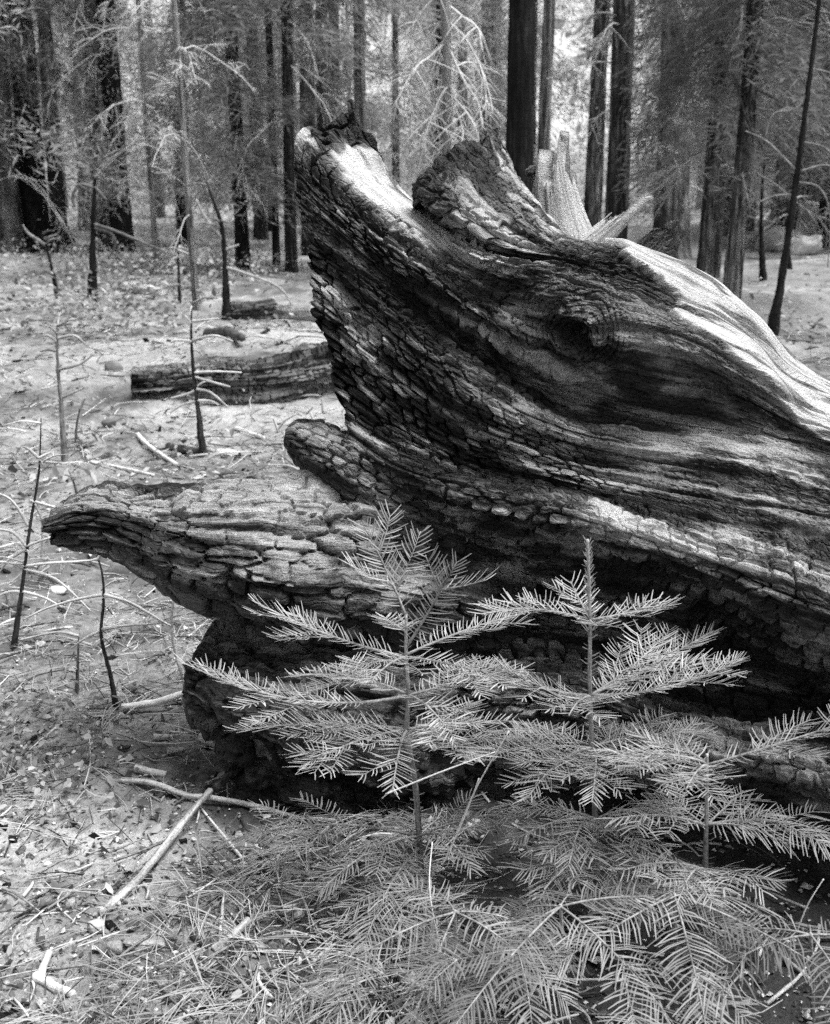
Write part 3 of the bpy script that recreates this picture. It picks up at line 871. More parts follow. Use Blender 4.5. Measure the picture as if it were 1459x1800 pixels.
stick('dark_stick', 'dark lumpy twig under the pine needles, bottom centre right', [(540, 1765), (590, 1768), (640, 1782)], .010, .05, 13)
stick('dark_stick', 'dark twig lying near a wood chunk below the long stick', [(160, 1575), (195, 1568), (212, 1555)], .007, .07, 14)
stick('bleached_branch', 'bleached branch lying on the sand in front of the thick charred log', [(243, 770, .01), (262, 790, .01), (310, 820)], .014, .5, 15)
stick('bleached_branch', 'pale straight branch on the sand left of the stubby root', [(415, 757), (465, 774)], .016, .5, 16)
stick('bleached_branch', 'broken pale branch lying beyond the left burnt root', [(160, 815), (215, 826), (270, 838)], .011, .5, 17)
stick('dark_stick', 'dark curled stick on the sand bank above the thick charred log', [(365, 592), (400, 612), (425, 600, .05)], .04, .07, 18)
stick('charred_chunk', 'small charred stick at the foot of the dead sapling in the sand', [(316, 795), (352, 800)], .025, .06, 19)


# ------------------------------------------------------------------ stones and wood chunks
def lump_mesh(name, size, tone, seed, sq=.2, nu=18, nv=11, rough=.25):
    th = np.linspace(0, np.pi, nv)[:, None]; ph = np.linspace(0, 2 * np.pi, nu, endpoint=False)[None]
    d = np.stack([np.sin(th) * np.cos(ph), np.sin(th) * np.sin(ph), np.cos(th) * np.ones_like(ph)], -1)
    e = np.sign(d) * np.abs(d) ** (1 - sq)
    V = e * (1 + rough * fb3(d * 1.6 + seed * 3.7, 3, seed)[..., None])
    # chop with a few random planes: broken facets
    r = np.random.default_rng(seed)
    for _ in range(7):
        nrm = unit(r.normal(size=3)); k = r.uniform(.55, .9)
        dd = V @ nrm
        V = V - np.maximum(dd - k, 0)[..., None] * nrm * .85
    V = V * np.asarray(size)
    q = grid_faces(nv, nu)
    r_ = np.arange(nv - 1) * nu
    q2 = np.stack([r_ + nu - 1, r_, r_ + nu, r_ + 2 * nu - 1], 1)
    return mesh(name, V, np.concatenate([q, q2])[:, ::-1], attrs={'tone': np.full(nv * nu, tone)}, uv=np.stack([V[..., 0], V[..., 1]], -1))


def lump(name, label, cat, px, py, size, tone, seed, rot=0., mat=None, sq=.2, group=None, **k):
    g = G(px, py)
    o = obj(name, lump_mesh(name, size, tone, seed, sq, **k), mat or M_STONE, None, label, cat, group, None, (g[0], g[1], g[2] + size[2] * .55))
    o.rotation_euler = (0, 0, rot)
    return o


lump('stone', 'pale angular stone at the lower end of the long stick', 'stone', 170, 1635, (.018, .015, .017), .36, 3, .4, sq=.4)
lump('stone', 'dark rounded stone right of the pale angular stone', 'stone', 232, 1632, (.017, .014, .012), .06, 4)
lump('wood_chunk', 'square cut block of grey wood below the pale angular stone', 'wood', 202, 1678, (.017, .03, .02), .24, 5, .25, M_LOG, .65)
lump('wood_chunk', 'small round grey wood plug left of the long stick', 'wood', 124, 1592, (.012, .016, .011), .3, 6, .2, M_LOG, .5)
lump('bark_slab', 'flat splintered slab of grey bark beside the square block', 'bark', 252, 1664, (.045, .022, .010), .32, 7, .1, M_LOG, .5)
lump('stone', 'small white pebble near the bottom left edge', 'stone', 199, 1739, (.012, .010, .008), .42, 8)
lump('stone', 'tiny light pebble below the square wood block', 'stone', 172, 1710, (.007, .006, .005), .5, 9)
lump('stone', 'small triangular light pebble on bare soil, lower left', 'stone', 84, 1523, (.009, .008, .007), .5, 10, 1.)
lump('stone', 'flat pale stone on the slope beneath the left root tip', 'stone', 105, 1040, (.04, .03, .016), .5, 11)
lump('stone', 'dark small stone on the slope left of the dead sapling', 'stone', 192, 748, (.05, .04, .035), .08, 12)
lump('stone', 'dark stone on the sand bank above the thick charred log', 'stone', 200, 642, (.07, .05, .05), .1, 13)
lump('wood_chunk', 'split pale wood block on the sand left of the stubby root', 'wood', 400, 802, (.07, .04, .03), .5, 14, .3, M_LOG, .6)
lump('boulder', 'large rounded pale boulder at the right edge of the wood', 'boulder', 1432, 426, (1.15, .8, .55), .34, 15, .3, rough=.6, nu=36, nv=22)
lump('boulder', 'low pale boulder left of the large rounded boulder', 'boulder', 1365, 432, (.55, .45, .32), .4, 16, .8, rough=.6, nu=30, nv=18)
lump('boulder', 'small pale boulder in front of the large rounded boulder', 'boulder', 1408, 446, (.42, .35, .25), .36, 17, 1.8, rough=.6, nu=30, nv=18)
lump('dark_chunk', 'black charred lump in the sand between the thick log and the stubby root', 'wood', 300, 790, (.03, .02, .03), .04, 18, .3, M_LOG)


# ------------------------------------------------------------------ litter on the forest floor
def scatter(n, r0, r1, half, power=1.0, r=rng):
    d = (r0 ** (1 - power) + (r1 ** (1 - power) - r0 ** (1 - power)) * r.random(n)) ** (1 / (1 - power)) if power != 1 else r0 * (r1 / r0) ** r.random(n)
    a = (r.random(n) * 2 - 1) * half
    x, y = d * np.sin(a), d * np.cos(a)
    return x, y


def strips(base, dirv, length, width, bend, lift, tone, nseg=3):
    """thin flat curved strips lying on the ground (pine needles, grass)"""
    n = len(base)
    t = np.linspace(0, 1, nseg + 1)
    side = unit(np.cross(dirv, Z))
    c = base[:, None] + dirv[:, None] * (t[None, :, None] * length[:, None, None]) + side[:, None] * ((t ** 2)[None, :, None] * (bend * length)[:, None, None])
    c[..., 2] += lift[:, None] * np.sin(t * np.pi * .9)[None]
    wd = width[:, None] * np.array([1.0] * nseg + [.35])[None]
    a = c - side[:, None] * wd[..., None]; b = c + side[:, None] * wd[..., None]
    mid = c + Z * (wd * 1.2)[..., None]
    V = np.stack([a, mid, b], 2)                                     # n, seg+1, 3, 3
    k = (nseg + 1) * 3
    f = []
    for i in range(nseg):
        for j in (0, 1):
            f.append((i * 3 + j, i * 3 + j + 1, (i + 1) * 3 + j + 1, (i + 1) * 3 + j))
    F = (np.arange(n)[:, None, None] * k + np.array(f)[None]).reshape(-1, 4)
    return V.reshape(-1, 3), F, np.repeat(tone, k)


def on_ground(x, y, dz=0):
    return np.stack([x, y, ground_h(x, y) + dz], -1)


def build_litter():
    r = np.random.default_rng(5)
    # long pine needles, in bundles of three
    n = 3000
    x, y = scatter(n, 1.7, 5.2, math.radians(24), 1.6, r)
    dens = sst(fbm(x * 1.9, y * 1.9, 3, 501) + .28 * sst(x, -.55, -.1) - .05, -.05, .3)
    keep = r.random(n) < np.clip(dens, .05, 1) * (1 - .92 * sst(x + .08 * fbm(x * 6, y * 6, 2, 503), -.02, .12))
    x, y = x[keep], y[keep]; n = len(x)
    x, y = np.repeat(x, 3), np.repeat(y, 3)
    a0 = np.repeat(r.random(n) * 2 * np.pi, 3) + r.normal(size=3 * n) * .13
    base = on_ground(x, y, .004 + .02 * r.random(3 * n))
    d = unit(np.stack([np.cos(a0), np.sin(a0), r.normal(size=3 * n) * .05], -1))
    V, F, T = strips(base, d, r.uniform(.08, .17, 3 * n), r.uniform(.0007, .0011, 3 * n), r.normal(size=3 * n) * .06, r.uniform(.0, .010, 3 * n), np.repeat(r.uniform(.06, .42, n), 3))
    obj('pine_needle_litter', mesh('pine_needle_litter', V, F, attrs={'tone': T}), M_LITTER, None, 'dry fallen pine needles strewn over the forest floor', 'needles', None, 'stuff')
    # dry grass and stalks
    n = 2000
    x, y = scatter(n, 2.3, 7.5, math.radians(24), 1.4, r)
    keep = r.random(n) < np.clip(.15 + .9 * sst(fbm(x * 1.1, y * 1.1, 3, 511), -.1, .25), 0, 1) * (x < .1)
    x, y = x[keep], y[keep]; n = len(x)
    a0 = r.random(n) * 2 * np.pi
    d = unit(np.stack([np.cos(a0), np.sin(a0), r.uniform(0, .25, n)], -1))
    V, F, T = strips(on_ground(x, y, .0), d, r.uniform(.06, .22, n), r.uniform(.0009, .0019, n), r.normal(size=n) * .2, -r.uniform(.0, .03, n), r.uniform(.2, .6, n))
    obj('dry_grass', mesh('dry_grass', V, F, attrs={'tone': T}), M_LITTER, None, 'sparse dry grass blades and stalks on the slope', 'grass', None, 'stuff')
    # dead leaves, bark flakes and cone scales
    n = 17000
    x, y = scatter(n, 1.6, 14, math.radians(25), 1.25, r)
    keep = r.random(n) < np.clip(.12 + 1.0 * sst(fbm(x * .9, y * .9, 4, 521) + .15 * fbm(x * 6, y * 6, 2, 522), -.15, .3), 0, 1) * (1 - .9 * sst(x, .0, .15) * (y < 2.9))
    x, y = x[keep], y[keep]; n = len(x)
    dist = np.hypot(x, y)
    sz = r.uniform(.0025, .010, n) * (1 + .16 * np.maximum(dist - 3, 0)) * (1 + 1.0 * (r.random(n) < .07))
    a0 = r.random(n) * 2 * np.pi
    e1 = np.stack([np.cos(a0), np.sin(a0), r.normal(size=n) * .35], -1); e2 = np.stack([-np.sin(a0), np.cos(a0), r.normal(size=n) * .35], -1)
    asp = r.uniform(.35, .9, n)
    c = on_ground(x, y, .006) + Z * (sz * .4)[:, None]
    cp = r.normal(size=n) * .35
    ring = [(-1, 0, 0), (-.35, -.75, .6), (.5, -.55, .4), (1, 0, -.2), (.4, .6, .5), (-.4, .7, .6)]
    V = np.stack([c + e1 * (a * sz)[:, None] + e2 * (b * sz * asp)[:, None] + Z * (k * cp * sz)[:, None] for a, b, k in ring], 1)
    F = (np.arange(n)[:, None, None] * 6 + np.array([(0, 1, 2, 3), (0, 3, 4, 5)])[None]).reshape(-1, 4)
    tone = np.where(r.random(n) < .6, r.uniform(.02, .12, n), r.uniform(.16, .42, n))
    obj('leaf_litter', mesh('leaf_litter', V.reshape(-1, 3), F, attrs={'tone': np.repeat(tone, 6)}, smooth=False), M_LITTER, None, 'dead leaves bark flakes and cone scales covering the soil', 'litter', None, 'stuff')
    # broken twigs
    b = Buf()
    n = 900
    x, y = scatter(n, 1.7, 13, math.radians(25), 1.3, r)
    for i in range(n):
        dd = math.hypot(x[i], y[i]); sc = 1 + .14 * max(dd - 3, 0)
        a = r.random() * 6.283; l = r.uniform(.03, .16) * sc * (2 if r.random() < .12 else 1); rad = r.uniform(.0014, .0042) * sc
        p = on_ground(np.array([x[i]]), np.array([y[i]]), rad + .004)[0]
        q = p + np.array([math.cos(a), math.sin(a), 0]) * l; q[2] = ground_h(q[0], q[1]) + rad + r.uniform(0, .02)
        m = (p + q) / 2 + np.array([r.normal() * .1, r.normal() * .1, .05 * r.random()]) * l
        b.tube([p, m, q], [rad, rad * .9, rad * .6], 5, r.choice([.04, .07, .2, .35, .5]), 6, .3, i)
    obj('twig_litter', b.mesh('twig_litter'), M_TWIG, None, 'small broken twigs scattered on the ground', 'twigs', None, 'stuff')
    # a mat of fine dry twigs and needles, thicker away from the bare sand
    n = 13000
    x, y = scatter(n, 1.7, 13, math.radians(25), 1.45, r)
    bare = lambda x, y: 1 - .9 * sst(x, .0, .15) * (y < 2.9)
    keep = r.random(n) < np.clip(.2 + .9 * sst(fbm(x * 1.3, y * 1.3, 3, 531), -.2, .2), 0, 1) * bare(x, y)
    x, y = x[keep], y[keep]; n = len(x)
    sc = 1 + .16 * np.maximum(np.hypot(x, y) - 3, 0)
    a = r.random(n) * 6.283; l = r.uniform(.03, .12, n) * sc
    p = on_ground(x, y, .004); x2, y2 = x + np.cos(a) * l, y + np.sin(a) * l
    q = on_ground(x2, y2, .004) + Z * (r.random(n) ** 3 * .04 * sc)[:, None]
    m = (p + q) / 2 + r.normal(size=(n, 3)) * (l * .08)[:, None]; m[:, 2] = (p[:, 2] + q[:, 2]) / 2 + .004
    b2 = Buf(); b2.tubes(np.stack([p, m, q], 1), r.uniform(.0010, .0024, n) * sc, r.uniform(.0006, .0014, n) * sc, np.where(r.random(n) < .5, r.uniform(.02, .09, n), r.uniform(.2, .6, n)))
    obj('fine_twig_litter', b2.mesh('fine_twig_litter'), M_TWIG, None, 'thin dry twigs matted over the slope', 'twigs', None, 'stuff')
    # half-buried dark bark chunks and cone pieces
    n = 1000
    x, y = scatter(n, 1.7, 12, math.radians(25), 1.3, r)
    dist = np.hypot(x, y)
    sz = r.uniform(.004, .012, n) * (1 + .14 * np.maximum(dist - 3, 0))
    cub = np.array([(-1, -1, -1), (1, -1, -1), (1, 1, -1), (-1, 1, -1), (-.8, -.8, 1), (.8, -.8, 1), (.8, .8, 1), (-.8, .8, 1)], float)
    a = r.random(n) * 6.283; ca, sa = np.cos(a), np.sin(a)
    v = cub[None] * np.stack([r.uniform(.8, 2.6, n), r.uniform(.5, 1.1, n), r.uniform(.25, .6, n)], -1)[:, None] * (1 + .25 * r.normal(size=(n, 8, 3))) * sz[:, None, None]
    v = np.stack([v[..., 0] * ca[:, None] - v[..., 1] * sa[:, None], v[..., 0] * sa[:, None] + v[..., 1] * ca[:, None], v[..., 2] + .25 * v[..., 0] * r.normal(size=n)[:, None]], -1)
    V = v + on_ground(x, y, 0)[:, None] + Z * (sz * .15)[:, None, None]
    F = (np.arange(n)[:, None, None] * 8 + np.array([(4, 5, 6, 7), (0, 1, 5, 4), (1, 2, 6, 5), (2, 3, 7, 6), (3, 0, 4, 7)])[None]).reshape(-1, 4)
    T = np.repeat(np.where(r.random(n) < .65, r.uniform(.015, .08, n), r.uniform(.15, .42, n)), 8)
    obj('bark_litter', mesh('bark_litter', V.reshape(-1, 3), F, attrs={'tone': T}, smooth=False, uv=V.reshape(-1, 3)[:, :2]), M_BARK, None, 'broken bark chunks half buried in the forest floor', 'bark', None, 'stuff')
    # grit, crumbs of charcoal and gravel
    n = 14000
    x, y = scatter(n, 1.6, 8, math.radians(25), 1.6, r)
    sz = r.uniform(.0018, .006, n) * (1 + .1 * np.maximum(np.hypot(x, y) - 3, 0)) * (1 + 1.5 * (r.random(n) < .05))
    c = on_ground(x, y, 0) + Z * (sz * .5)[:, None]
    oc = np.array([(1, 0, 0), (0, 1, 0), (-1, 0, 0), (0, -1, 0), (0, 0, .8), (0, 0, -.8)], float)
    V = c[:, None] + (oc[None] * r.uniform(.6, 1.3, (n, 6, 1)) + r.normal(size=(n, 6, 3)) * .15) * sz[:, None, None]
    tf = np.array([(0, 1, 4), (1, 2, 4), (2, 3, 4), (3, 0, 4)])
    F = (np.arange(n)[:, None, None] * 6 + tf[None]).reshape(-1, 3)
    tone = np.where(r.random(n) < .5, r.uniform(.02, .09, n), r.uniform(.25, .6, n))
    obj('grit', mesh('grit', V.reshape(-1, 3), None, F, attrs={'tone': np.repeat(tone, 6)}, smooth=False, uv=np.zeros((n * 6, 2))), M_STONE, None, 'fine gravel and charcoal crumbs on bare soil', 'gravel', None, 'stuff')


build_litter()


def leafy_cover():
    """low broad-leaved plants: clumps on the left slope and at the wood's edge"""
    r = np.random.default_rng(8)
    V, F, T = [], [], []
    k = 0
    spots = []
    for _ in range(46):
        spots.append((*gpt(r.uniform(-60, 190), r.uniform(1240, 1440)), .0095, r.integers(8, 20), .05))
    for _ in range(190):
        spots.append((*gpt(r.uniform(-80, 540), 440 + 150 * r.random() ** 1.3), .032, r.integers(20, 44), .2))
    for _ in range(60):
        spots.append((*gpt(r.uniform(-60, 420), r.uniform(590, 900)), .022, r.integers(5, 12), .08))
    for _ in range(40):
        spots.append((*gpt(r.uniform(1180, 1500), r.uniform(445, 640)), .03, r.integers(5, 14), .12))
    for x, y, sz, n, sp in spots:
        if 11.5 < y < 16.5 and -2.6 < x < -.8: continue
        g = float(ground_h(x, y))
        for j in range(int(n)):
            c = np.array([x, y, g]) + np.array([r.normal() * sp * 1.6, r.normal() * sp * 1.6, abs(r.normal()) * sp * .8 + .01])
            a = r.random() * 6.28; tl = r.normal(size=2) * .45
            e1 = np.array([math.cos(a), math.sin(a), tl[0]]); e2 = np.array([-math.sin(a), math.cos(a), tl[1]])
            s = sz * r.uniform(.6, 1.3)
            ring = [(-1, 0, 0), (-.3, -.6, .15), (.5, -.45, .1), (1.1, 0, -.2), (.5, .45, .1), (-.3, .6, .15)]
            V += [c + e1 * p * s + e2 * q * s + Z * w * s for p, q, w in ring]
            F += [(k, k + 1, k + 2, k + 3), (k, k + 3, k + 4, k + 5)]
            T += [r.uniform(.08, .34)] * 6
            k += 6
    obj('low_plants', mesh('low_plants', np.array(V), np.array(F), attrs={'tone': np.array(T)}, smooth=False), M_LITTER, None, 'pale leafy ground cover on the slope and at the edge of the wood', 'ground cover', None, 'stuff')


leafy_cover()


# ------------------------------------------------------------------ dead burnt saplings
def dead_sapling(label, path, r0, r1, twigs, tone=.04, ttone=.5, Y=None, seed=0, cat='dead sapling', name='dead_sapling', trad=.0045):
    """path: pixels, first is the foot. twigs: lists of pixels; all at the foot's depth unless a third number moves them"""
    g = G(*path[0]); Y0 = g[1]
    root = thing(name, label, cat, tuple(np.round(g, 3)))
    pts = [g - [0, 0, .03]] + [P(a, b, Y0) for a, b in path[1:]]
    b = Buf(); b.tube(np.array(pts) - g, np.concatenate([[r0 * .8], np.linspace(r0 * .43, r1 * .36, len(pts) - 1)]), 10, tone, 12 * len(pts), .35, seed)
    obj('stem', b.mesh('stem'), M_BARK if r0 > .03 else M_TWIG, root)
    rr = np.random.default_rng(seed + 900)
    H = pts[-1][2] - pts[0][2]
    for i in range(5 if H > .3 else 2):
        u = rr.uniform(.3, .97); p = crom(np.array(pts), np.array([u * (len(pts) - 1)]))[0] - g
        a = rr.random() * 6.283; l = H * rr.uniform(.08, .24)
        d = np.array([math.cos(a), math.sin(a) * .7, rr.uniform(-.3, .6)])
        q = np.array([p, p + d * l * .5 + Z * .03 * l, p + d * l - Z * .12 * l])
        b = Buf(); b.tube(q, np.array([.0030, .0022, .0012]) * Y0 / 3, 5, ttone * rr.uniform(.4, 1.1), 10, .3, seed + i)
        b.tubes(np.stack([q[1], q[1] + d[[1, 0, 2]] * l * .3])[None], [.0016 * Y0 / 3], [.0009 * Y0 / 3], ttone * .8)
        obj('twig', b.mesh('twig'), M_TWIG, root)
    for i, tw in enumerate(twigs):
        q = [P(t[0], t[1], Y0 + (t[2] if len(t) > 2 else 0)) - g for t in tw]
        b = Buf(); b.tube(np.array(q), np.linspace(trad * Y0 / 3, trad * .5 * Y0 / 3, len(q)), 6, ttone * rr.uniform(.8, 1.15), 8 * len(q), .3, seed + i)
        obj('twig', b.mesh('twig'), M_TWIG, root)
    return root


dead_sapling('thin blackened sapling with pale crossing twigs at the left edge', [(20, 1140), (38, 1040), (52, 930), (68, 830), (72, 735)], .015, .004,
             [[(50, 925), (20, 880), (-20, 862)], [(52, 880), (90, 890), (150, 905)], [(62, 885), (74, 920), (72, 980)], [(46, 960), (20, 935), (-20, 930)], [(46, 960), (80, 948), (110, 940)],
              [(46, 965), (15, 985), (0, 1005)], [(44, 995), (90, 990), (160, 985), (190, 972)], [(44, 995), (0, 988), (-30, 1000)], [(42, 1000), (100, 1020), (160, 1075)], [(40, 1040), (10, 1042), (-20, 1060)],
              [(40, 1040), (75, 1050), (110, 1068)], [(68, 805), (50, 790), (40, 785)], [(68, 805), (90, 795)]], .035, .5, seed=1)
dead_sapling('thin blackened sapling under the left root with long pale twigs', [(205, 1245), (196, 1195), (178, 1120), (182, 1060), (180, 1010), (170, 975)], .014, .006,
             [[(170, 985), (185, 965), (205, 952)], [(180, 1045), (130, 1055), (80, 1070), (40, 1090)], [(182, 1045), (230, 1060), (290, 1095)], [(178, 1105), (220, 1100), (290, 1095)], [(178, 1108), (150, 1122), (125, 1140)],
              [(180, 1050), (200, 1050), (250, 1075), (300, 1100)]], .035, .5, seed=2)
dead_sapling('small dead sapling stub left of the lower burnt root', [(132, 1220), (137, 1160), (138, 1120)], .009, .005, [[(138, 1118), (100, 1112), (35, 1125)]], .1, .4, seed=3)
dead_sapling('bent pale dead shoot leaning against the lower burnt root', [(330, 1195), (312, 1160), (302, 1110), (304, 1055)], .013, .010, [], .45, .5, seed=4)
dead_sapling('slim dark sapling with whorls of pale twigs before the thick charred log', [(358, 802), (348, 720), (340, 650), (336, 580), (338, 530)], .032, .008,
             [[(340, 655), (380, 653), (425, 655)], [(342, 662), (375, 672), (405, 680)], [(344, 684), (370, 690), (400, 715)], [(345, 704), (370, 705), (385, 712)], [(345, 705), (320, 712), (300, 725)],
              [(338, 600), (310, 598), (300, 602)], [(338, 598), (375, 590), (410, 600)], [(337, 565), (365, 562), (385, 560)], [(337, 568), (325, 555)], [(344, 685), (330, 692), (300, 700)]], .07, .5, seed=5, trad=.0042)
dead_sapling('grey weathered sapling with drooping tip standing on the left slope', [(114, 812), (108, 720), (102, 650), (100, 590), (102, 570)], .028, .008,
             [[(102, 650), (140, 640), (165, 622)], [(106, 700), (130, 690), (150, 680)], [(100, 600), (85, 590), (75, 590)], [(101, 595), (130, 590), (150, 605)]], .16, .32, seed=6)
dead_sapling('short thin dead stem beside the grey weathered sapling', [(132, 780), (136, 740), (145, 705)], .014, .006, [[(140, 720), (150, 700)]], .1, .3, seed=7)
dead_sapling('short leaning dead stem behind the left root', [(142, 885), (130, 850), (120, 826)], .012, .005, [], .07, .3, seed=8)
dead_sapling('slender black sapling with curled branches before the paired black trunks', [(163, 526), (163, 430), (166, 330), (168, 312)], .085, .03,
             [[(166, 330), (140, 325), (128, 345), (130, 365)], [(166, 328), (185, 350)], [(163, 400), (195, 410), (203, 430), (190, 455)], [(166, 395), (200, 405), (260, 430), (310, 450)], [(163, 420), (180, 430)]], .02, .12, seed=9, trad=.005)
dead_sapling('thin black leaning sapling at the far left slope', [(102, 522), (88, 460), (74, 405)], .045, .02, [[(80, 430), (50, 410), (40, 395)], [(78, 420), (100, 412)]], .02, .2, seed=10)
dead_sapling('thin straight black stem in the middle of the wood edge', [(316, 537), (313, 450), (311, 390)], .03, .02, [[(313, 440), (340, 450)], [(316, 500), (290, 505), (250, 520)]], .025, .35, seed=11)
dead_sapling('bent black sapling behind the short dark burnt log', [(398, 562), (396, 480), (390, 400), (372, 345), (364, 320)], .07, .015,
             [[(392, 420), (360, 380), (345, 350)], [(396, 470), (430, 480), (490, 505), (515, 540)], [(394, 440), (420, 430)]], .03, .3, seed=12)
dead_sapling('dry bare shrub twig fan beside the stubby root', [(523, 858), (530, 840), (522, 825), (500, 805), (480, 795)], .012, .004,
             [[(524, 826), (505, 818), (470, 818)], [(524, 828), (500, 838), (470, 838)], [(500, 805), (505, 780)], [(490, 760), (480, 735)], [(485, 760), (500, 740), (520, 728)]], .06, .4, seed=13)
dead_sapling('pale forked dry twig rising above the stubby root', [(575, 790), (552, 738), (568, 725), (600, 715)], .009, .004, [[(552, 740), (545, 725)], [(568, 724), (566, 700)]], .5, .5, seed=14)
dead_sapling('leaning dark sapling with sparse branches at the right', [(1356, 592), (1372, 500), (1388, 400), (1402, 300), (1420, 160), (1440, 0), (1450, -120)], .085, .04,
             [[(1400, 300), (1350, 250), (1310, 230)], [(1398, 320), (1440, 330), (1459, 380), (1455, 470)], [(1410, 250), (1450, 260), (1490, 300)], [(1425, 120), (1470, 130)], [(1410, 300), (1450, 290), (1480, 300)],
              [(1420, 160), (1400, 190), (1360, 200), (1345, 240)]], .025, .2, seed=15, trad=.0026)
dead_sapling('thin dark stem left of the leaning dark sapling', [(1342, 490), (1338, 400), (1340, 330), (1345, 270)], .075, .03, [[(1340, 405), (1355, 395), (1365, 380)], [(1340, 330), (1320, 300)], [(1340, 330), (1370, 300)]], .025, .2, seed=16, trad=.003)
dead_sapling('thin dark stem right behind the leaning dark sapling', [(1388, 475), (1384, 420), (1386, 340)], .07, .05, [], .03, .2, seed=17)
dead_sapling('single dry flower stalk in the clearing at the right edge', [(1428, 640), (1425, 610), (1432, 570)], .008, .006, [[(1432, 571), (1436, 566)]], .35, .1, seed=18)


# ------------------------------------------------------------------ forest trees
def bark_trunk(name, base, top, r0, r1, tone, seed, parent, seg=22, n=70, rough=.10, loc=None, flare=.35):
    base, top = np.asarray(base, float), np.asarray(top, float)
    t = np.linspace(0, 1, n) ** 1.25
    rr = np.random.default_rng(seed)
    c = base + (top - base) * t[:, None]
    L = np.linalg.norm(top - base)
    c[:, 0] += .012 * L * fbm(t * 3 + seed, seed * 1.3, 2, seed) * t
    r = (r0 + (r1 - r0) * t) * (1 + flare * np.exp(-t * L / (r0 * 2.2)))
    a = np.linspace(0, 2 * np.pi, seg, endpoint=False)
    w = a[:, None] * r0; s = (t * L)[None]
    k = 1 + rough * fbm(s * 1.1 / r0 * .3 + seed, a[:, None] * 3.2, 3, seed) + rough * .8 * np.abs(fbm(s * .5 / r0 * .3, a[:, None] * 6.5 + seed, 2, seed + 1))
    k[-1] = k[0]
    V = np.stack([c[None, :, 0] + np.cos(a)[:, None] * r * k, c[None, :, 1] + np.sin(a)[:, None] * r * k, np.broadcast_to(c[None, :, 2], (seg, n))], -1)
    z = np.broadcast_to(c[None, :, 2] - base[2], (seg, n))
    tn = tone(z, np.broadcast_to(a[:, None], (seg, n)), s + 0 * z) if callable(tone) else np.full((seg, n), tone)
    if loc is not None: V = V - loc
    me = mesh(name, V, grid_faces(seg, n, True)[:, ::-1], None, np.stack(np.broadcast_arrays(s + 0 * z, w + 0 * z), -1), {'tone': tn})
    return obj(name, me, M_BARK, parent)


def btone(low, high, z0, z1, seed):
    def f(z, a, s):
        k = sst(z + .6 * fbm(z * .8, a * 2, 3, seed), z0, z1)
        return np.clip((low + (high - low) * k) * np.exp(2.4 * fbm(z * 2.5, a * 5, 4, seed + 1)), .008, .6)
    return f


def curve_at(q, u):
    """points at fractions u of polylines q (m, n, 3)"""
    n = q.shape[1]; x = u * (n - 1); i = np.minimum(x.astype(int), n - 2); f = (x - i)[:, None]
    k = np.arange(len(q))
    return q[k, i] * (1 - f) + q[k, i + 1] * f


def droop_twigs(b, start, dirv, length, n, r, tone, rr, droop=.7, sub=3, seg=4):
    """one dead bough with hanging side twigs"""
    t = np.linspace(0, 1, 7)
    d = unit(dirv)
    wig = np.cumsum(rr.normal(size=(7, 3)), 0) * .022 * length * (t > 0)[:, None]
    ax = start + d * (t[:, None] * length) - Z * (droop * length * t ** 2)[:, None] + wig
    b.tubes(ax[None], [r], [r * .35], tone, seg)
    u = rr.uniform(.12, 1, n)
    p = curve_at(np.repeat(ax[None], n, 0), u)
    dd = unit(d * .7 + rr.normal(size=(n, 3)) * [.75, .75, .45] - [0, 0, .15])
    l = length * rr.uniform(.18, .6, n) * (1.1 - .5 * u)
    t2 = np.linspace(0, 1, 5)
    q = p[:, None] + dd[:, None] * (t2[None, :, None] * l[:, None, None]) - Z * ((rr.uniform(.1, .9, n) * l)[:, None] * t2 ** 2)[..., None]
    q = q + np.cumsum(rr.normal(size=q.shape), 1) * (.03 * l)[:, None, None]
    b.tubes(q, np.full(n, r * .5), np.full(n, r * .2), tone * rr.uniform(.8, 1.2, n))
    m = n * sub
    if m:
        qq = np.repeat(q, sub, 0)
        p2 = curve_at(qq, rr.uniform(.2, .95, m))
        d2 = unit(np.repeat(dd, sub, 0) * .6 + rr.normal(size=(m, 3)) * [.7, .7, .5] - [0, 0, .2])
        l2 = np.repeat(l, sub) * rr.uniform(.2, .6, m)
        t3 = np.linspace(0, 1, 4)
        q2 = p2[:, None] + d2[:, None] * (t3[None, :, None] * l2[:, None, None]) - Z * ((.45 * l2)[:, None] * t3 ** 2)[..., None]
        b.tubes(q2, np.full(m, r * .28), np.full(m, r * .13), tone)


def bough_cards(start, dirv, length, n, size, droop, rr, tlo, thi):
    """needle sprays along one living bough: narrow pointed cards hanging and spreading"""
    u = rr.random(n) ** .7
    d = unit(dirv)
    side = unit(np.cross(d, Z))
    sp = (1 - .6 * u) * length * .33
    c = start + d * (u * length)[:, None] - Z * (droop * length * u ** 2)[:, None]
    c = c + side * (rr.normal(size=n) * sp * .7)[:, None] + Z * (rr.normal(size=n) * .08 * length - .10 * length * rr.random(n))[:, None] + d * (rr.normal(size=n) * .05 * length)[:, None]
    e = unit(d * rr.uniform(.1, 1, n)[:, None] + side * rr.normal(size=n)[:, None] * .9 - Z * rr.uniform(-.1, 1.1, n)[:, None])
    wv = unit(np.cross(e, rr.normal(size=(n, 3))))
    L = size * rr.uniform(.6, 1.5, n); W = L * rr.uniform(.035, .075, n)
    V = np.stack([c, c + e * (L * .5)[:, None] + wv * W[:, None], c + e * L[:, None], c + e * (L * .5)[:, None] - wv * W[:, None]], 1)
    clump = .5 + .5 * n3(c * 1.6, 7)
    tone = tlo + (thi - tlo) * np.clip(clump * .7 + .5 * rr.random(n) - .1, 0, 1)
    return V.reshape(-1, 3), np.repeat(tone, 4)


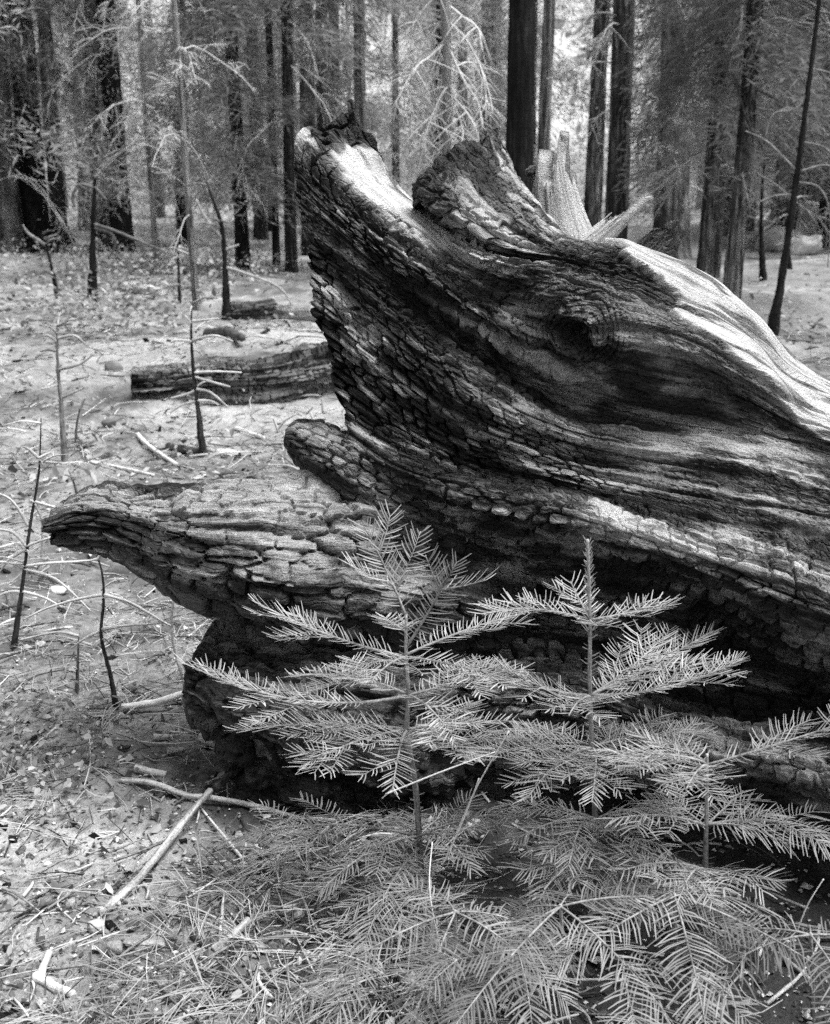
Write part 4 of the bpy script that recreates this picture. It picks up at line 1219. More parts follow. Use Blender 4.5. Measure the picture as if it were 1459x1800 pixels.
def crown_mesh(name, z0, z1, l0, l1, nb, ncard, size, droop, seed, tlo=.05, thi=.22, az=None):
    rr = np.random.default_rng(seed)
    VV, TT = [], []
    for i in range(nb):
        k = (i + rr.random()) / nb
        z = z0 + (z1 - z0) * k
        a = rr.random() * 6.283 if az is None else rr.uniform(*az)
        l = (l0 + (l1 - l0) * k) * rr.uniform(.7, 1.25)
        ncard_ = ncard * 2.2
        V, T = bough_cards(np.array([0, 0, z]), np.array([math.cos(a), math.sin(a), rr.uniform(-.1, .35)]), l, int(ncard_ * rr.uniform(.6, 1.3)), size, droop * rr.uniform(.6, 1.3), rr, tlo, thi)
        VV.append(V); TT.append(T)
    V = np.concatenate(VV); T = np.concatenate(TT)
    F = np.arange(len(V)).reshape(-1, 4)
    return mesh(name, V, F, attrs={'tone': T}, smooth=False)


def forest_tree(label, px, py, wpx, lean, tone, seed, height=11, Y=None, boughs=None, dead=0, dead_z=(1.2, 5), dead_len=(.6, 1.4), dead_tone=.3, group=None, name='conifer_tree', dead_az=None, flare=.35, dead_r=.013, nsub=3, ntw=11):
    """px,py = foot in the photograph (or px at the foot when the depth Y is given); lean = top shift in px per 400 px of height"""
    if Y is None:
        g = G(px, py)
    else:
        x = (px - 729.5) / FPX * Y * 1.0 * (math.cos(PITCH) + math.sin(PITCH) * math.sin(PITCH))
        g = np.array([x, Y, float(ground_h(x, Y))])
    Yd = g[1]
    r0 = wpx / 2 / (FPX / Yd)
    root = thing(name, label, 'tree', tuple(np.round(g, 3)), group)
    sink = np.array([0, 0, -.15])
    bark_trunk('trunk', sink, np.array([lean / 400 * height, 0, height]), r0, r0 * .5, tone, seed, root, 30, 110, .16, flare=flare)
    rr = np.random.default_rng(seed + 77)
    for i in range(dead):
        z = rr.uniform(*dead_z); a = rr.random() * 6.283 if dead_az is None else rr.uniform(*dead_az)
        b = Buf()
        st = np.array([lean / 400 * z + math.cos(a) * r0 * .8, math.sin(a) * r0 * .8, z])
        droop_twigs(b, st, np.array([math.cos(a), math.sin(a), rr.uniform(-.3, .4)]), rr.uniform(*dead_len), ntw, dead_r, dead_tone * rr.uniform(.6, 1.2), rr, rr.uniform(.3, .9), nsub)
        obj('dead_branch', b.mesh('dead_branch'), M_TWIG, root)
    if boughs:
        me = crown_mesh('crown', *boughs['z'], *boughs['l'], boughs['n'], boughs['c'], boughs.get('s', .16), boughs.get('d', .6), seed + 5, *boughs.get('t', (.05, .2)), az=boughs.get('az'))
        o = obj('crown', me, M_FOL, root)
        o.location.x = lean / 400 * (boughs['z'][0] + boughs['z'][1]) / 2
    return root


BLACK = lambda sd: btone(.016, .05, 1.5, 5, sd)
GREY = lambda sd, v=.13: btone(v * .6, v, .5, 3, sd)
FOL = dict(z=(2.2, 9), l=(1.6, 1.4), n=34, c=240, s=.17, d=.55, t=(.08, .32))

forest_tree('thin black trunk leaning left at the left edge of the picture', 24, 418, 25, -26, BLACK(1), 601, 9)
forest_tree('thick tree with soot black base and foliage draped over it, far left', 66, 440, 46, 0, btone(.012, .08, 2.2, 4.5, 2), 602, 12, boughs=dict(z=(2.8, 9), l=(1.3, 1.2), n=40, c=420, s=.09, d=.8, t=(.08, .32)))
forest_tree('dark trunk standing close right of the thick soot black tree', 107, 442, 27, 0, btone(.012, .12, 1.6, 3.5, 3), 603, 12, dead=4, boughs=dict(z=(4.5, 9), l=(1, 1), n=12, c=200, s=.15))
forest_tree('black trunk, left one of a pair of black trunks', 180, 420, 27, 0, btone(.01, .02, 3, 6, 4), 604, 12, dead=4, dead_tone=.45, boughs=dict(z=(5, 9), l=(1, 1), n=10, c=180, s=.15))
forest_tree('black trunk, right and thicker one of a pair of black trunks', 214, 440, 37, -2, btone(.01, .03, 4, 7, 5), 605, 12, dead=8, dead_z=(2.5, 5), dead_tone=.52, boughs=dict(z=(5, 9), l=(1, 1), n=12, c=180, s=.15))
forest_tree('thin pale bare trunk between the pair of black trunks', 194, 402, 8, -2, .4, 606, 5, flare=.1)
forest_tree('pale dead tree hung with drooping whitish branches left of centre', 276, 462, 11, -6, btone(.4, .5, 1, 3, 7), 607, 8, dead=36, dead_z=(1.2, 5.2), dead_len=(.5, 1.2), dead_tone=.66, flare=.2, dead_r=.020)
forest_tree('slender pale tree with a clean light stem left of the fallen tree', 346, 545, 12, -10, btone(.2, .36, .5, 1.5, 8), 608, 9, dead=14, dead_z=(.9, 5), dead_len=(.4, .9), dead_tone=.52, flare=.15, dead_r=.010)
forest_tree('dark bushy tree behind the slender pale tree', 428, 470, 24, -4, btone(.015, .03, 1, 3, 9), 609, 11, boughs=dict(z=(1.0, 8), l=(1.5, 1.4), n=40, c=300, s=.15, d=.6, t=(.08, .32)), dead=11, dead_tone=.3)
forest_tree('thin dark trunk left behind the upturned root tip', 486, 468, 13, 0, BLACK(10), 610, 10, dead=11, dead_tone=.45)
forest_tree('dark trunk just left of the upturned root tip', 512, 480, 20, 4, btone(.03, .06, 1, 4, 11), 611, 11, dead=12, dead_tone=.52, boughs=dict(z=(3.5, 9), l=(1.5, 1.3), n=24, c=260, s=.15, t=(.1, .4)))
forest_tree('pale smooth trunk right behind the upturned root tip', 640, 0, 17, 0, GREY(12, .22), 612, 12, Y=20, dead=7, dead_tone=.3, boughs=dict(z=(2.5, 9), l=(1.3, 1.3), n=20, c=260, s=.15, t=(.12, .45)))
t = forest_tree('dark far trunk behind the hanging bleached bough', 770, 0, 20, 0, BLACK(13), 613, 12, Y=22, dead=5)
forest_tree('soot black rough trunk behind the gap in the burnt roots', 905, 0, 48, -6, btone(.012, .03, 3, 6, 14), 614, 12, Y=11.5, flare=.3)
forest_tree('grey smooth trunk right behind the soot black rough trunk', 936, 0, 22, 6, GREY(15, .17), 615, 12, Y=17)
forest_tree('blurred grey trunk left of the broad dark trunk behind the crest', 1022, 0, 30, 4, GREY(16, .12), 616, 12, Y=24, dead=4)
forest_tree('broad dark trunk behind the bleached splinters', 1064, 0, 40, -3, btone(.05, .11, 1, 4, 17), 617, 12, Y=16, dead=12, dead_tone=.52, dead_len=(.3, .9))
forest_tree('thick grey trunk with short snapped twigs right of the burnt crest', 1178, 455, 56, -10, btone(.10, .2, .8, 3, 18), 618, 12, dead=11, dead_tone=.45, dead_len=(.3, .8), boughs=dict(z=(4.2, 9), l=(1.8, 1.5), n=20, c=300, s=.17, t=(.08, .3)))
forest_tree('slim dark trunk under hanging foliage, left of a pair at the right', 1238, 490, 27, 4, btone(.13, .05, 1.6, 2.4, 19), 619, 11, dead=16, dead_z=(1.6, 4.5), dead_tone=.45, dead_len=(.4, 1.1), boughs=dict(z=(2.0, 8), l=(1.3, 1.2), n=34, c=330, s=.14, d=.8, t=(.06, .26)))  # paler bark low down: the lit foot is put into the tone
forest_tree('thin grey stem tucked behind the slim dark trunk', 1258, 488, 14, 0, .14, 620, 9)
forest_tree('slim trunk with one lit side, nearest tree of the right clearing', 1284, 530, 30, 8, btone(.2, .05, 1.4, 2.2, 21), 621, 10, dead=19, dead_z=(1.3, 4), dead_tone=.3, dead_len=(.5, 1.4), boughs=dict(z=(2.0, 7), l=(1.4, 1.2), n=30, c=330, s=.13, d=.8, t=(.06, .26)))  # light on the lower trunk painted as paler bark
forest_tree('dense dark fir behind the boulders at the right edge', 1445, 430, 20, 0, btone(.03, .04, 1, 4, 22), 622, 11, dead=14, dead_tone=.35, boughs=dict(z=(.8, 9), l=(2.3, 1.8), n=46, c=330, s=.17, d=.5, t=(.06, .26)))
forest_tree('thin dark trunk at the very right edge of the wood', 1478, 440, 22, 0, BLACK(23), 623, 11, dead=11, dead_tone=.35, boughs=dict(z=(2.2, 9), l=(2.0, 1.6), n=26, c=330, s=.16, d=.5, t=(.07, .3)))

# long arching bare boughs of the slim lit trunk
def arching_boughs():
    for o in COL.objects:
        if o.get('label', '').startswith('slim trunk with one lit side'):
            L = np.array(o.location); Y0 = L[1]
            rr = np.random.default_rng(77)
            for pth in ([(1296, 30), (1340, 38), (1400, 48), (1450, 70)], [(1294, 78), (1340, 88), (1400, 115), (1440, 150)], [(1292, 150), (1340, 162), (1390, 195), (1425, 225)], [(1312, 188), (1360, 218), (1400, 250)],
                        [(1305, 10), (1300, 60), (1285, 90)], [(1306, 30), (1350, 55), (1356, 75)], [(1290, 130), (1310, 200), (1340, 260)]):
                b = Buf()
                q = np.array([P(a, c, Y0 - .1 * i) for i, (a, c) in enumerate(pth)]) - L
                b.tube(q, np.linspace(.018, .008, len(q)), 6, .06 if pth[0][0] < 1300 else .3, 24, .2, 3)
                for k in range(1, len(q)):
                    for _ in range(3):
                        d = np.array([rr.normal() * .5, rr.normal() * .5, -rr.uniform(.2, 1)])
                        p = q[k] + (q[k - 1] - q[k]) * rr.random()
                        b.tube([p, p + d * .15, p + d * .3 - Z * .08], [.005, .004, .002], 4, .25, 6)
                obj('bare_bough', b.mesh('bare_bough'), M_TWIG, o)


arching_boughs()


# bleached bough hanging in front of the far trunk, centre
def hanging_bough():
    rr = np.random.default_rng(31)
    Y0 = 13.0
    g = np.array([(792 - 729.5) / FPX * Y0, Y0, float(ground_h(.37, Y0))])
    root = thing('dead_fir', 'bleached dead fir with whitish drooping bare branches above the notch in the roots', 'tree', tuple(np.round(g, 3)))
    bark_trunk('trunk', np.array([0, 0, -.1]), np.array([-.12, 0, 5.2]), .035, .06, .5, 631, root, flare=.1)
    sp = [[(790, 60), (770, 120), (740, 180), (728, 250)], [(792, 90), (815, 140), (840, 180), (850, 225)], [(794, 140), (770, 190), (750, 240), (735, 300)], [(796, 170), (822, 200), (838, 230), (846, 270)],
          [(788, 20), (760, 60), (735, 110), (715, 140)], [(790, 40), (820, 70), (850, 130), (868, 200)], [(796, 190), (790, 230), (770, 270), (755, 310)], [(796, 180), (812, 220), (812, 250), (800, 290)],
          [(788, 70), (755, 100), (730, 120), (690, 190)], [(795, 120), (830, 110), (850, 150), (860, 190)], [(794, 150), (780, 160), (755, 215), (742, 260)], [(790, 10), (815, 30), (840, 50), (848, 90)],
          [(787, -30), (750, 10), (730, 40), (716, 80)], [(790, 100), (775, 150), (768, 200), (775, 260)]]
    for pth in sp:
        b = Buf()
        dy = rr.uniform(-.5, .5)
        q = np.array([P(a, c, Y0 + dy * i / 3) for i, (a, c) in enumerate(pth)]) - np.array(root.location)
        b.tube(q, np.linspace(.011, .004, 4), 6, .62, 16, .2, 3)
        for _ in range(2):
            uu = rr.uniform(0, 3, 9); pp = crom(q, uu)
            dd = rr.normal(size=(9, 3)) * [.5, .4, .3] - [0, 0, .5]
            tt = np.linspace(0, 1, 5)[None, :, None]; ll = rr.uniform(.1, .35, 9)[:, None, None]
            b.tubes(pp[:, None] + dd[:, None] * tt * ll - Z * .2 * ll * tt ** 2, np.full(9, .005), np.full(9, .002), .55)
        for _ in range(6):
            u = rr.uniform(.3, 2.9); p = crom(q, np.array([u]))[0]
            d = np.array([rr.normal() * .6, rr.normal() * .4, -rr.uniform(.3, 1)]) * rr.uniform(.15, .4)
            b.tube([p, p + d * .5 + np.array([0, 0, .02]), p + d], [.007, .005, .003], 4, .55, 6)
        obj('dead_branch', b.mesh('dead_branch'), M_TWIG, root)


hanging_bough()

# ---- the wood behind: individual trees sharing a few crowns and trunks
def far_wood():
    rr = np.random.default_rng(41)
    root0 = None
    crowns = [crown_mesh('far_crown', .8 + .7 * (i % 3), 13, 2.4, 1.5, 56, 190, .15, .55, 700 + i, *[(.12, .42), (.18, .55), (.08, .3), (.2, .6)][i % 4]) for i in range(5)]
    trunks = []
    for i in range(4):
        t = bark_trunk('trunk', np.array([0, 0, -.3]), np.array([0.15 * (i - 1.5), 0, 14]), .17 + .03 * i, .08, btone(.03 + .03 * i, .06 + .05 * i, 1, 4, 720 + i), 720 + i, None, 14, 40)
        trunks.append(t.data); bpy.data.objects.remove(t)
    twm = []
    for i in range(3):
        b = Buf()
        for k in range(26):
            a = rr.random() * 6.283
            droop_twigs(b, np.array([.1 * math.cos(a), .1 * math.sin(a), rr.uniform(.8, 7)]), np.array([math.cos(a), math.sin(a), rr.uniform(-.2, .4)]), rr.uniform(.6, 1.6), 8, .013, .42, rr, .6, 2, 3)
        twm.append(b.mesh('dead_branches'))
    for m, mt in [(c, M_FOL) for c in crowns] + [(t, M_BARK) for t in trunks] + [(t, M_TWIG) for t in twm]:
        if not m.materials: m.materials.append(mt)
    marks = [(24, 'the thin black leaning trunk'), (66, 'the thick soot black tree'), (107, 'the dark trunk beside the thick soot black tree'), (197, 'the pair of black trunks'), (276, 'the pale drooping dead tree'),
             (346, 'the slender pale tree'), (428, 'the dark bushy tree'), (512, 'the dark trunk beside the root tip'), (640, 'the pale smooth trunk'), (770, 'the hanging bleached branches'), (905, 'the soot black rough trunk'),
             (1022, 'the blurred grey trunk'), (1064, 'the broad dark trunk'), (1178, 'the thick grey trunk'), (1238, 'the slim dark trunk'), (1284, 'the slim trunk with one lit side'), (1340, 'the thin dark stem'), (1400, 'the leaning dark sapling'), (1445, 'the dense dark fir')]
    rank = ['nearest', 'second nearest', 'third nearest', 'fourth nearest', 'fifth nearest', 'sixth nearest', 'farthest', 'very farthest']
    used = {}
    placed = []
    tries = 0
    while len(placed) < 64 and tries < 4000:
        tries += 1
        Yd = 24 + 50 * rr.random() ** 1.2
        px = rr.uniform(-120, 1580)
        if Yd < 60 and (925 < px < 1015) : continue
        if Yd < 48 and (112 < px < 160): continue
        if rr.random() < .25 and 700 < px < 1140: continue
        x = (px - 729.5) / FPX * Yd
        if any((x - a) ** 2 + (Yd - b) ** 2 < 1.6 ** 2 for a, b in placed): continue
        placed.append((x, Yd))
        mk = min(marks, key=lambda t: abs(t[0] - px))
        sd_ = 'left behind' if px < mk[0] - 6 else 'right behind' if px > mk[0] + 6 else 'straight behind'
        k_ = (mk[1], sd_)
        root = thing('far_conifer', '', 'tree', (x, Yd, float(ground_h(x, Yd))), 'slim trees of the blurred wood')
        used.setdefault(k_, []).append((Yd, root))
        sc = rr.uniform(.75, 1.25)
        root.scale = (sc, sc, sc * rr.uniform(.9, 1.1)); root.rotation_euler = (0, 0, rr.random() * 6.28)
        obj('trunk', trunks[rr.integers(4)], None, root)
        if rr.random() < .88: obj('crown', crowns[rr.integers(5)], None, root)
        if rr.random() < .75: obj('dead_branches', twm[rr.integers(3)], None, root)
    for (mk, sd_), l in used.items():
        l.sort(key=lambda t: t[0])
        for i, (yd, o) in enumerate(l):
            o['label'] = 'blurred slim conifer %s %s%s' % (sd_, mk, '' if len(l) == 1 else ', ' + (rank[i] if i < 8 else '%s by distance' % ['ninth', 'tenth', 'eleventh', 'twelfth', 'thirteenth', 'last'][min(i - 8, 5)]))


far_wood()


def distant_wood():
    """the mass of the forest all round, beyond the trees one can tell apart"""
    r = np.random.default_rng(51)
    n = 60000
    a = r.random(n) * 2 * np.pi
    d = r.uniform(70, 100, n)
    hmax = 17 + 7 * fbm(a * 14, 0.3, 3, 801) * 1.6
    z = hmax * r.random(n) ** 1.15
    x, y = d * np.sin(a), d * np.cos(a)
    dens = fbm(a * 40, z * .28, 3, 802) + .12 - .25 * sst(z, 6, 15)
    gap = np.exp(-((np.degrees(a) - 6.0) / 1.0) ** 2) + .6 * np.exp(-((np.degrees(a) - 344.2) / .8) ** 2)
    keep = (dens > .14 + .22 * r.random(n)) & (r.random(n) > gap * sst(z, 1.5, 4))
    x, y, z = x[keep], y[keep], z[keep]; n = len(x)
    c = np.stack([x, y, z], -1)
    e = unit(r.normal(size=(n, 3)) * [1, 1, .8] - [0, 0, .5]); wv = unit(np.cross(e, r.normal(size=(n, 3))))
    L = r.uniform(.5, 1.5, n); W = L * r.uniform(.15, .4, n)
    V = np.stack([c, c + e * (L * .5)[:, None] + wv * W[:, None], c + e * L[:, None], c + e * (L * .5)[:, None] - wv * W[:, None]], 1)
    T = np.repeat(np.clip(.32 + .3 * fbm(a[keep] * 60, z * .5, 2, 803) + .15 * r.random(n), .08, .65), 4)
    obj('distant_wood', mesh('distant_wood', V.reshape(-1, 3), np.arange(4 * n).reshape(-1, 4), attrs={'tone': T}, smooth=False), M_FOL, None, 'far mass of pale forest foliage behind all the trees', 'forest', None, 'stuff')


distant_wood()


# ------------------------------------------------------------------ young firs in front of the burnt tree
def needle_rows(b, axis, t0, t1, length, width, spacing, curl, rr, tone, ang=(74, 34), up=None, rows=2, sparse=0.0):
    axis = np.asarray(axis, float)
    L = np.concatenate([[0], np.cumsum(np.linalg.norm(np.diff(axis, axis=0), axis=1))])
    s = np.arange(t0 * L[-1], t1 * L[-1], spacing)
    if len(s) < 2: return
    ss, sg, kind = [], [], []
    for r_ in range(rows):
        for k in (-1, 1):
            ss.append(s + rr.uniform(-.4, .4, len(s)) * spacing); sg.append(np.full(len(s), k)); kind.append(np.full(len(s), r_))
    s = np.clip(np.concatenate(ss), 0, L[-1]); sg = np.concatenate(sg); kind = np.concatenate(kind)
    if rows > 1:
        m = (kind == 0) | (rr.random(len(s)) < .5); s, sg, kind = s[m], sg[m], kind[m]
    if sparse:
        m = rr.random(len(s)) > sparse; s, sg, kind = s[m], sg[m], kind[m]
    u = s / L[-1]
    p = np.stack([np.interp(s, L, axis[:, k]) for k in range(3)], 1)
    g = unit(np.gradient(axis, axis=0)); tg = unit(np.stack([np.interp(s, L, g[:, k]) for k in range(3)], 1))
    if up is None:
        upv = np.broadcast_to(Z, tg.shape) if abs(tg[:, 2]).mean() < .75 else np.broadcast_to(np.array([0, -1.0, .25]), tg.shape)
    else:
        upv = np.broadcast_to(up, tg.shape)
    side = unit(np.cross(tg, upv)); un = np.cross(side, tg)
    A = np.radians(ang[0] + (ang[1] - ang[0]) * u ** 1.6 + rr.normal(size=len(u)) * 4.5)
    e = np.where(kind == 0, rr.normal(size=len(u)) * .05 + .10, rr.uniform(.35, .9, len(u)))
    d = unit(tg * np.cos(A)[:, None] + side * (np.sin(A) * sg)[:, None] + un * e[:, None])
    ln = length * rr.uniform(.68, 1.15, len(u)) * (1 - .45 * (rr.random(len(u)) < .06)) * (1 - .35 * sst(u, .75, 1.0)) * (.7 + .3 * sst(u, 0, .12))
    cv = un * (curl * rr.uniform(.5, 1.5, len(u)))[:, None] + tg * .38
    wv = unit(np.cross(d, un + .25 * rr.normal(size=un.shape))) * (width / 2)
    q1 = p + d * (ln * .5)[:, None] + cv * (ln * .10)[:, None]
    q2 = p + d * (ln * .97)[:, None] + cv * (ln * .38)[:, None]
    V = np.stack([p - wv * .5, p + wv * .5, q1 - wv, q1 + wv, q2 - wv * .55, q2 + wv * .55], 1)
    n = len(u)
    F = (np.arange(n)[:, None, None] * 6 + np.array([(0, 1, 3, 2), (2, 3, 5, 4)])[None]).reshape(-1, 4)
    b.add(V, F, None, None, np.repeat(tone * rr.uniform(.62, 1.2, n), 6))


def fir_branch(parent, o, p0, p1, sag, rr, lat=.36, npair=3, nlen=.049, tone=.40, curl=.25, bare=.10, wood_r=.0032, nw=.0023):
    """one branch with paired side shoots: wood as a part, its needles as a sub-part"""
    p0, p1 = np.asarray(p0, float), np.asarray(p1, float)
    L = np.linalg.norm(p1 - p0)
    t = np.linspace(0, 1, 14)[:, None]
    m = (p0 + p1) / 2 + Z * sag * L + rr.normal(size=3) * .02 * L
    ax = (1 - t) ** 2 * p0 + 2 * t * (1 - t) * m + t ** 2 * p1
    wb, nb = Buf(), Buf()
    wb.tube(ax - o, np.linspace(wood_r * (.75 + L), wood_r * .38, 14), 6, .22, 14)
    needle_rows(nb, ax - o, bare, 1.0, nlen * 1.1, nw, .0079, curl, rr, tone, rows=1, sparse=.07)
    g = unit(np.gradient(ax, axis=0))
    ref = Z if abs(g[:, 2]).mean() < .8 else np.array([0, -1.0, .3])
    for i in range(npair):
        u = .26 + .62 * (i + .5 * rr.random()) / max(npair, 1)
        for sgn in (-1, 1):
            if rr.random() < .3: continue
            k = u * 13; j = int(k)
            p = ax[j] + (ax[min(j + 1, 13)] - ax[j]) * (k - j)
            tg = g[j]; side = unit(np.cross(tg, ref)); un = np.cross(side, tg)
            l = L * lat * (1.12 - u) * rr.uniform(.75, 1.2) + .035
            d = unit(tg * rr.uniform(.65, .95) + side * sgn * rr.uniform(.6, .9) + un * rr.normal() * .10)
            tt = np.linspace(0, 1, 8)[:, None]
            q = p + d * tt * l + tg * (.14 * l) * tt ** 2 - Z * (rr.uniform(-.05, .16) * l) * tt ** 2
            wb.tube(q - o, np.linspace(wood_r * .42, wood_r * .25, 8), 5, .22, 8)
            needle_rows(nb, q - o, .03, 1.0, nlen * rr.uniform(.85, 1.05), nw, .0080, curl * rr.uniform(.1, 1.6), rr, tone * rr.uniform(.7, 1.15), rows=1, sparse=.07)
            if l > .17:
                for s2 in (-1, 1):
                    pp = q[4]; d2 = unit(d * .8 + np.cross(un, d) * s2 * .75)
                    q3 = pp + d2 * tt * (l * .42)
                    wb.tube(q3 - o, np.linspace(wood_r * .4, wood_r * .25, 8), 4, .32, 6)
                    needle_rows(nb, q3 - o, .03, 1.0, nlen * .9, nw, .0080, curl, rr, tone, rows=1, sparse=.07)
    bo = obj('branch', wb.mesh('branch'), M_TWIG, parent)
    obj('needles', nb.mesh('needles', smooth=True), M_NEEDLE, bo, kind='stuff')
    return bo


def fir_sapling(label, stem, Y, branches, seed, r0=.010, top_needles=None, low=(), name='fir_sapling', nlen=.046):
    rr = np.random.default_rng(seed)
    base = P(*stem[-1], Y); base[2] = float(ground_h(base[0], base[1]))
    o = np.round(base, 3)
    root = thing(name, label, 'fir sapling', tuple(o), 'young firs before the burnt fallen tree')
    pts = [P(a, b, Y) for a, b in stem[:-1]] + [base - [0, 0, .03]]
    b = Buf(); b.tube(np.array(pts) - o, np.linspace(.0028, r0 * .75, len(pts)), 10, [.34, .2, .14, .12], 14 * len(pts), .12, seed)
    so = obj('stem', b.mesh('stem'), M_TWIG, root)
    nb = Buf()
    ax = resample(np.array(pts), 60)
    if top_needles:
        needle_rows(nb, ax[::-1] - o, 1 - top_needles, 1.0, .026, .0022, .011, .1, rr, .42, (55, 30), rows=2)
    needle_rows(nb, ax[::-1] - o, .35, .97, .022, .0018, .013, .0, rr, .34, (75, 60), rows=2, sparse=.35)
    obj('needles', nb.mesh('needles'), M_NEEDLE, so, kind='stuff')
    for br in branches:
        x0, y0, x1, y1, dY, sag = br[:6]
        k = br[6] if len(br) > 6 else {}
        k = dict({'nlen': nlen, 'tone': .26 if y0 >= 1430 else .33 if y0 > 1300 else .40}, **k)  # shade low in the firs painted as darker needles
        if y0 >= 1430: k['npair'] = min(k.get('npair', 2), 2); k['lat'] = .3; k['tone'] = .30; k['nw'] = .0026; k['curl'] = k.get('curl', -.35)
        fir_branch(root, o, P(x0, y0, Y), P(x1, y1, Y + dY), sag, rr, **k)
    for (zf, n, l, dz) in low:
        if zf is None: zf = ax[0][2] - .004                                       # low whorls, all round
        p0 = np.array([np.interp(zf, ax[::-1][:, 2], ax[::-1][:, k]) for k in range(3)])
        a0 = rr.random() * 6.28
        for i in range(n):
            a = a0 + i * 6.283 / n + rr.normal() * .2
            ll = l * rr.uniform(.75, 1.15)
            if math.sin(a) > .55: ll *= .5
            p1 = p0 + np.array([math.cos(a) * ll, math.sin(a) * ll, dz * rr.uniform(.6, 2.2)])
            p1[2] = max(p1[2], float(ground_h(p1[0], p1[1])) + .03)
            fir_branch(root, o, p0, p1, rr.uniform(.08, .24), rr, npair=1, nlen=nlen * 1.2, lat=.5, curl=rr.uniform(-.9, -.3), tone=float(rr.choice([.10, .16, .24, .34])), wood_r=.0022, nw=.0028)  # seedling needles toned down to stand for shade
    return root


fir_sapling('young fir with a forked leader before the left burnt root', [(714, 1080), (714, 1150), (718, 1225), (716, 1290), (732, 1400), (742, 1550)], 2.38, [
    (714, 1083, 640, 925, .06, .02, dict(npair=2, lat=.5)), (716, 1135, 803, 988, -.06, -.04, dict(npair=2, lat=.5)), (714, 1110, 676, 1085, .15, .0, dict(npair=1)),
    (716, 1155, 446, 1056, .02, -.10, dict(npair=4)), (716, 1155, 908, 1200, -.12, .10, dict(npair=3)), (716, 1150, 900, 1082, .16, .06, dict(npair=3)), (716, 1155, 650, 1200, -.22, .1, dict(npair=2)),
    (717, 1222, 326, 1166, -.10, -.16, dict(npair=4, lat=.3, bare=.2)), (717, 1222, 512, 1188, .16, .08, dict(npair=3)), (717, 1222, 872, 1168, .12, -.06, dict(npair=3)), (717, 1222, 800, 1300, -.25, .15, dict(npair=2)),
    (715, 1282, 526, 1350, -.16, .12, dict(npair=4)), (715, 1282, 852, 1338, -.16, .14, dict(npair=3)), (715, 1282, 412, 1284, .0, .06, dict(npair=4, lat=.3)), (715, 1282, 908, 1268, .12, .05, dict(npair=3)), (715, 1284, 690, 1390, -.25, .2, dict(npair=2)),
    (736, 1470, 385, 1482, .0, .16, dict(npair=4, lat=.3, bare=.25)), (736, 1470, 905, 1430, .05, .12, dict(npair=4)), (736, 1470, 560, 1570, -.18, .2, dict(npair=3)), (736, 1470, 830, 1530, -.22, .25, dict(npair=4)), (736, 1470, 680, 1440, .12, .1), (738, 1490, 640, 1660, -.3, .2, dict(npair=3, nlen=.06, curl=-.5, nw=.0028))],
    901, low=())
fir_sapling('tallest young fir with a straight bare leader in the middle', [(1033, 948), (1037, 1090), (1037, 1222), (1042, 1330), (1046, 1430), (1050, 1590)], 2.33, [
    (1037, 1090, 848, 1078, .0, .12, dict(npair=3, lat=.28)), (1037, 1088, 1003, 1022, .10, .0, dict(npair=1)), (1037, 1090, 1178, 1064, -.02, -.05, dict(npair=2, lat=.2)), (1037, 1090, 1050, 1100, -.12, .0, dict(npair=1)),
    (1038, 1222, 885, 1172, -.05, -.10, dict(npair=3, lat=.3)), (1038, 1222, 1168, 1118, .14, -.05, dict(npair=3, lat=.5)), (1038, 1222, 1306, 1158, -.05, -.12, dict(npair=4, lat=.34)), (1038, 1224, 1000, 1258, -.20, .06, dict(npair=2)), (1038, 1222, 1255, 1108, .14, -.05, dict(npair=3)),
    (1042, 1315, 826, 1332, .0, .10, dict(npair=4)), (1042, 1315, 925, 1405, -.20, .2, dict(npair=3)), (1042, 1312, 1255, 1290, .03, .08, dict(npair=4)), (1042, 1318, 1220, 1378, -.18, .16, dict(npair=4)), (1042, 1316, 1040, 1410, -.26, .2, dict(npair=3)), (1042, 1312, 905, 1280, .12, .06, dict(npair=3)), (1042, 1316, 1120, 1280, .12, .08, dict(npair=3)),
    (1046, 1440, 1195, 1425, -.1, .12, dict(npair=4)), (1046, 1440, 900, 1480, -.12, .16, dict(npair=4)), (1046, 1440, 1000, 1520, -.25, .25, dict(npair=3)), (1046, 1440, 880, 1415, .1, .12, dict(npair=3)), (1046, 1440, 1150, 1510, -.2, .2, dict(npair=3)), (1048, 1480, 940, 1600, -.28, .25, dict(npair=3, nlen=.06, curl=-.5, nw=.0028)), (1048, 1480, 1130, 1620, -.28, .25, dict(npair=3, nlen=.06, curl=-.5, nw=.0028))],
    902, top_needles=.24, low=())
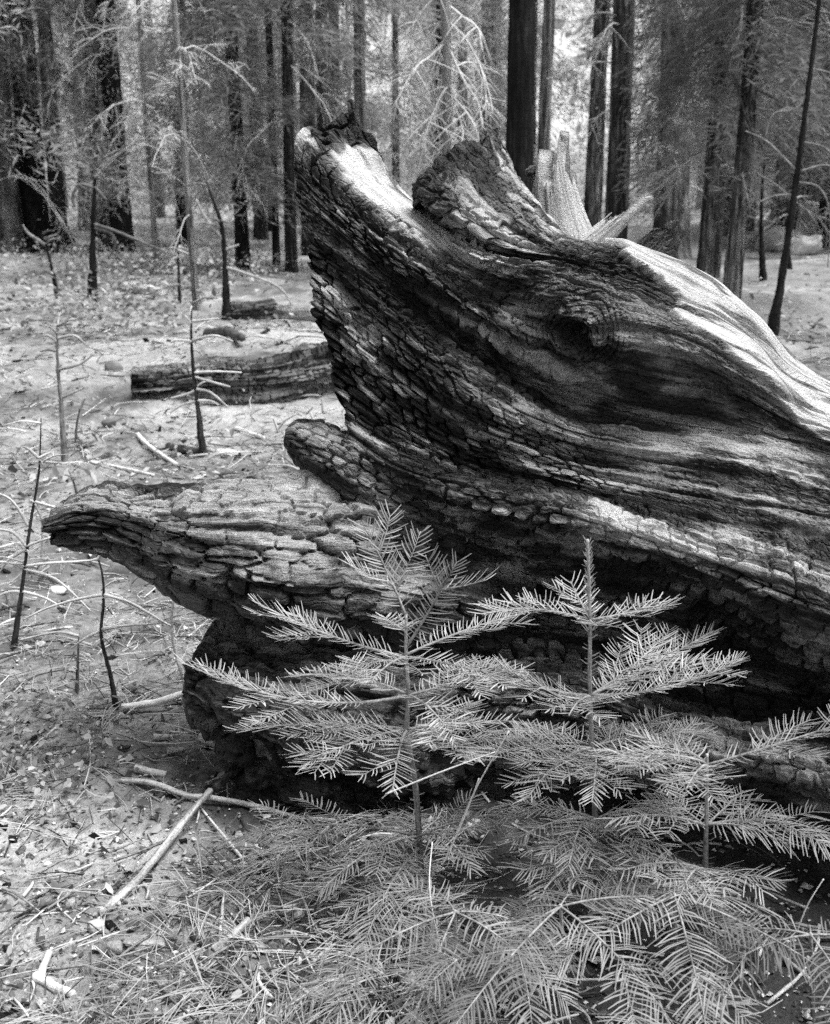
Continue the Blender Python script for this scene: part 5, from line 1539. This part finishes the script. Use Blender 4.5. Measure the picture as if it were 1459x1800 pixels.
fir_sapling('shorter young fir with thin dark stem near the right edge', [(1243, 1325), (1242, 1440), (1240, 1530), (1238, 1680)], 2.2, [
    (1243, 1345, 1520, 1258, -.05, -.05, dict(npair=4, lat=.36)), (1243, 1342, 1075, 1335, -.05, .12, dict(npair=4)), (1243, 1342, 1160, 1300, .12, .08, dict(npair=2)), (1243, 1345, 1205, 1390, -.2, .15, dict(npair=2)),
    (1242, 1450, 1305, 1390, .12, .0, dict(npair=3)), (1242, 1450, 1540, 1500, -.05, .22, dict(npair=4, lat=.3, nlen=.062, curl=-.5)), (1242, 1450, 1385, 1485, -.08, .22, dict(npair=3, nlen=.056, curl=-.4)), (1242, 1452, 1075, 1440, -.1, .14, dict(npair=4)), (1242, 1455, 1150, 1395, .12, .08, dict(npair=3)),
    (1240, 1530, 1340, 1565, -.16, .2, dict(npair=3, nlen=.056)), (1240, 1530, 1095, 1530, -.15, .16, dict(npair=4)), (1240, 1530, 1190, 1590, -.25, .2, dict(npair=3))],
    903, low=())
fir_sapling('low bushy fir seedling at the bottom edge under the forked fir', [(800, 1600), (802, 1680), (805, 1770)], 1.98, [], 904, .007, None, [(None, 6, .30, -.07)], nlen=.048)
fir_sapling('low bushy fir seedling at the bottom edge under the tallest fir', [(985, 1590), (990, 1680), (992, 1780)], 1.96, [], 905, .007, None, [(None, 6, .31, -.08)], nlen=.050)
fir_sapling('low bushy fir seedling at the bottom edge under the shorter fir', [(1185, 1570), (1188, 1660), (1190, 1770)], 1.98, [], 906, .007, None, [(None, 6, .32, -.09)], nlen=.052)
fir_sapling('small fir seedling in the bottom right corner', [(1425, 1640), (1428, 1720), (1430, 1800)], 1.93, [], 907, .006, None, [(None, 5, .24, -.05)], nlen=.05)


# dry straw stalks standing among the firs
def straw(label, pth, Y, seed, r=.0016):
    q = np.array([P(a, b, Y + dy) for a, b, dy in pth])
    o = np.round(q[0], 3)
    b = Buf(); b.tube(q - o, np.linspace(r, r * .7, len(q)), 6, .55, 10 * len(q))
    obj('straw', b.mesh('straw'), M_TWIG, None, label, 'straw', None, None, tuple(o))


straw('dry straw crossing the forked fir branches diagonally, longer one', [(800, 1470, .0), (840, 1380, -.03), (895, 1285, -.05)], 2.15, 1)
straw('dry straw beside the longer diagonal straw', [(778, 1520, .0), (815, 1440, -.02), (842, 1368, -.04)], 2.15, 2)
straw('nearly level dry straw resting on the forked fir branches', [(678, 1396, 0), (780, 1355, 0), (870, 1322, 0)], 2.1, 3)
straw('tall thin dry straw rising from the bottom through the fir seedlings', [(800, 1790, 0), (770, 1650, .02), (755, 1560, .05), (760, 1480, .1)], 1.97, 4)
straw('short dry straw in the bottom right corner', [(1400, 1640, 0), (1420, 1590, 0), (1448, 1545, 0)], 2.05, 5)
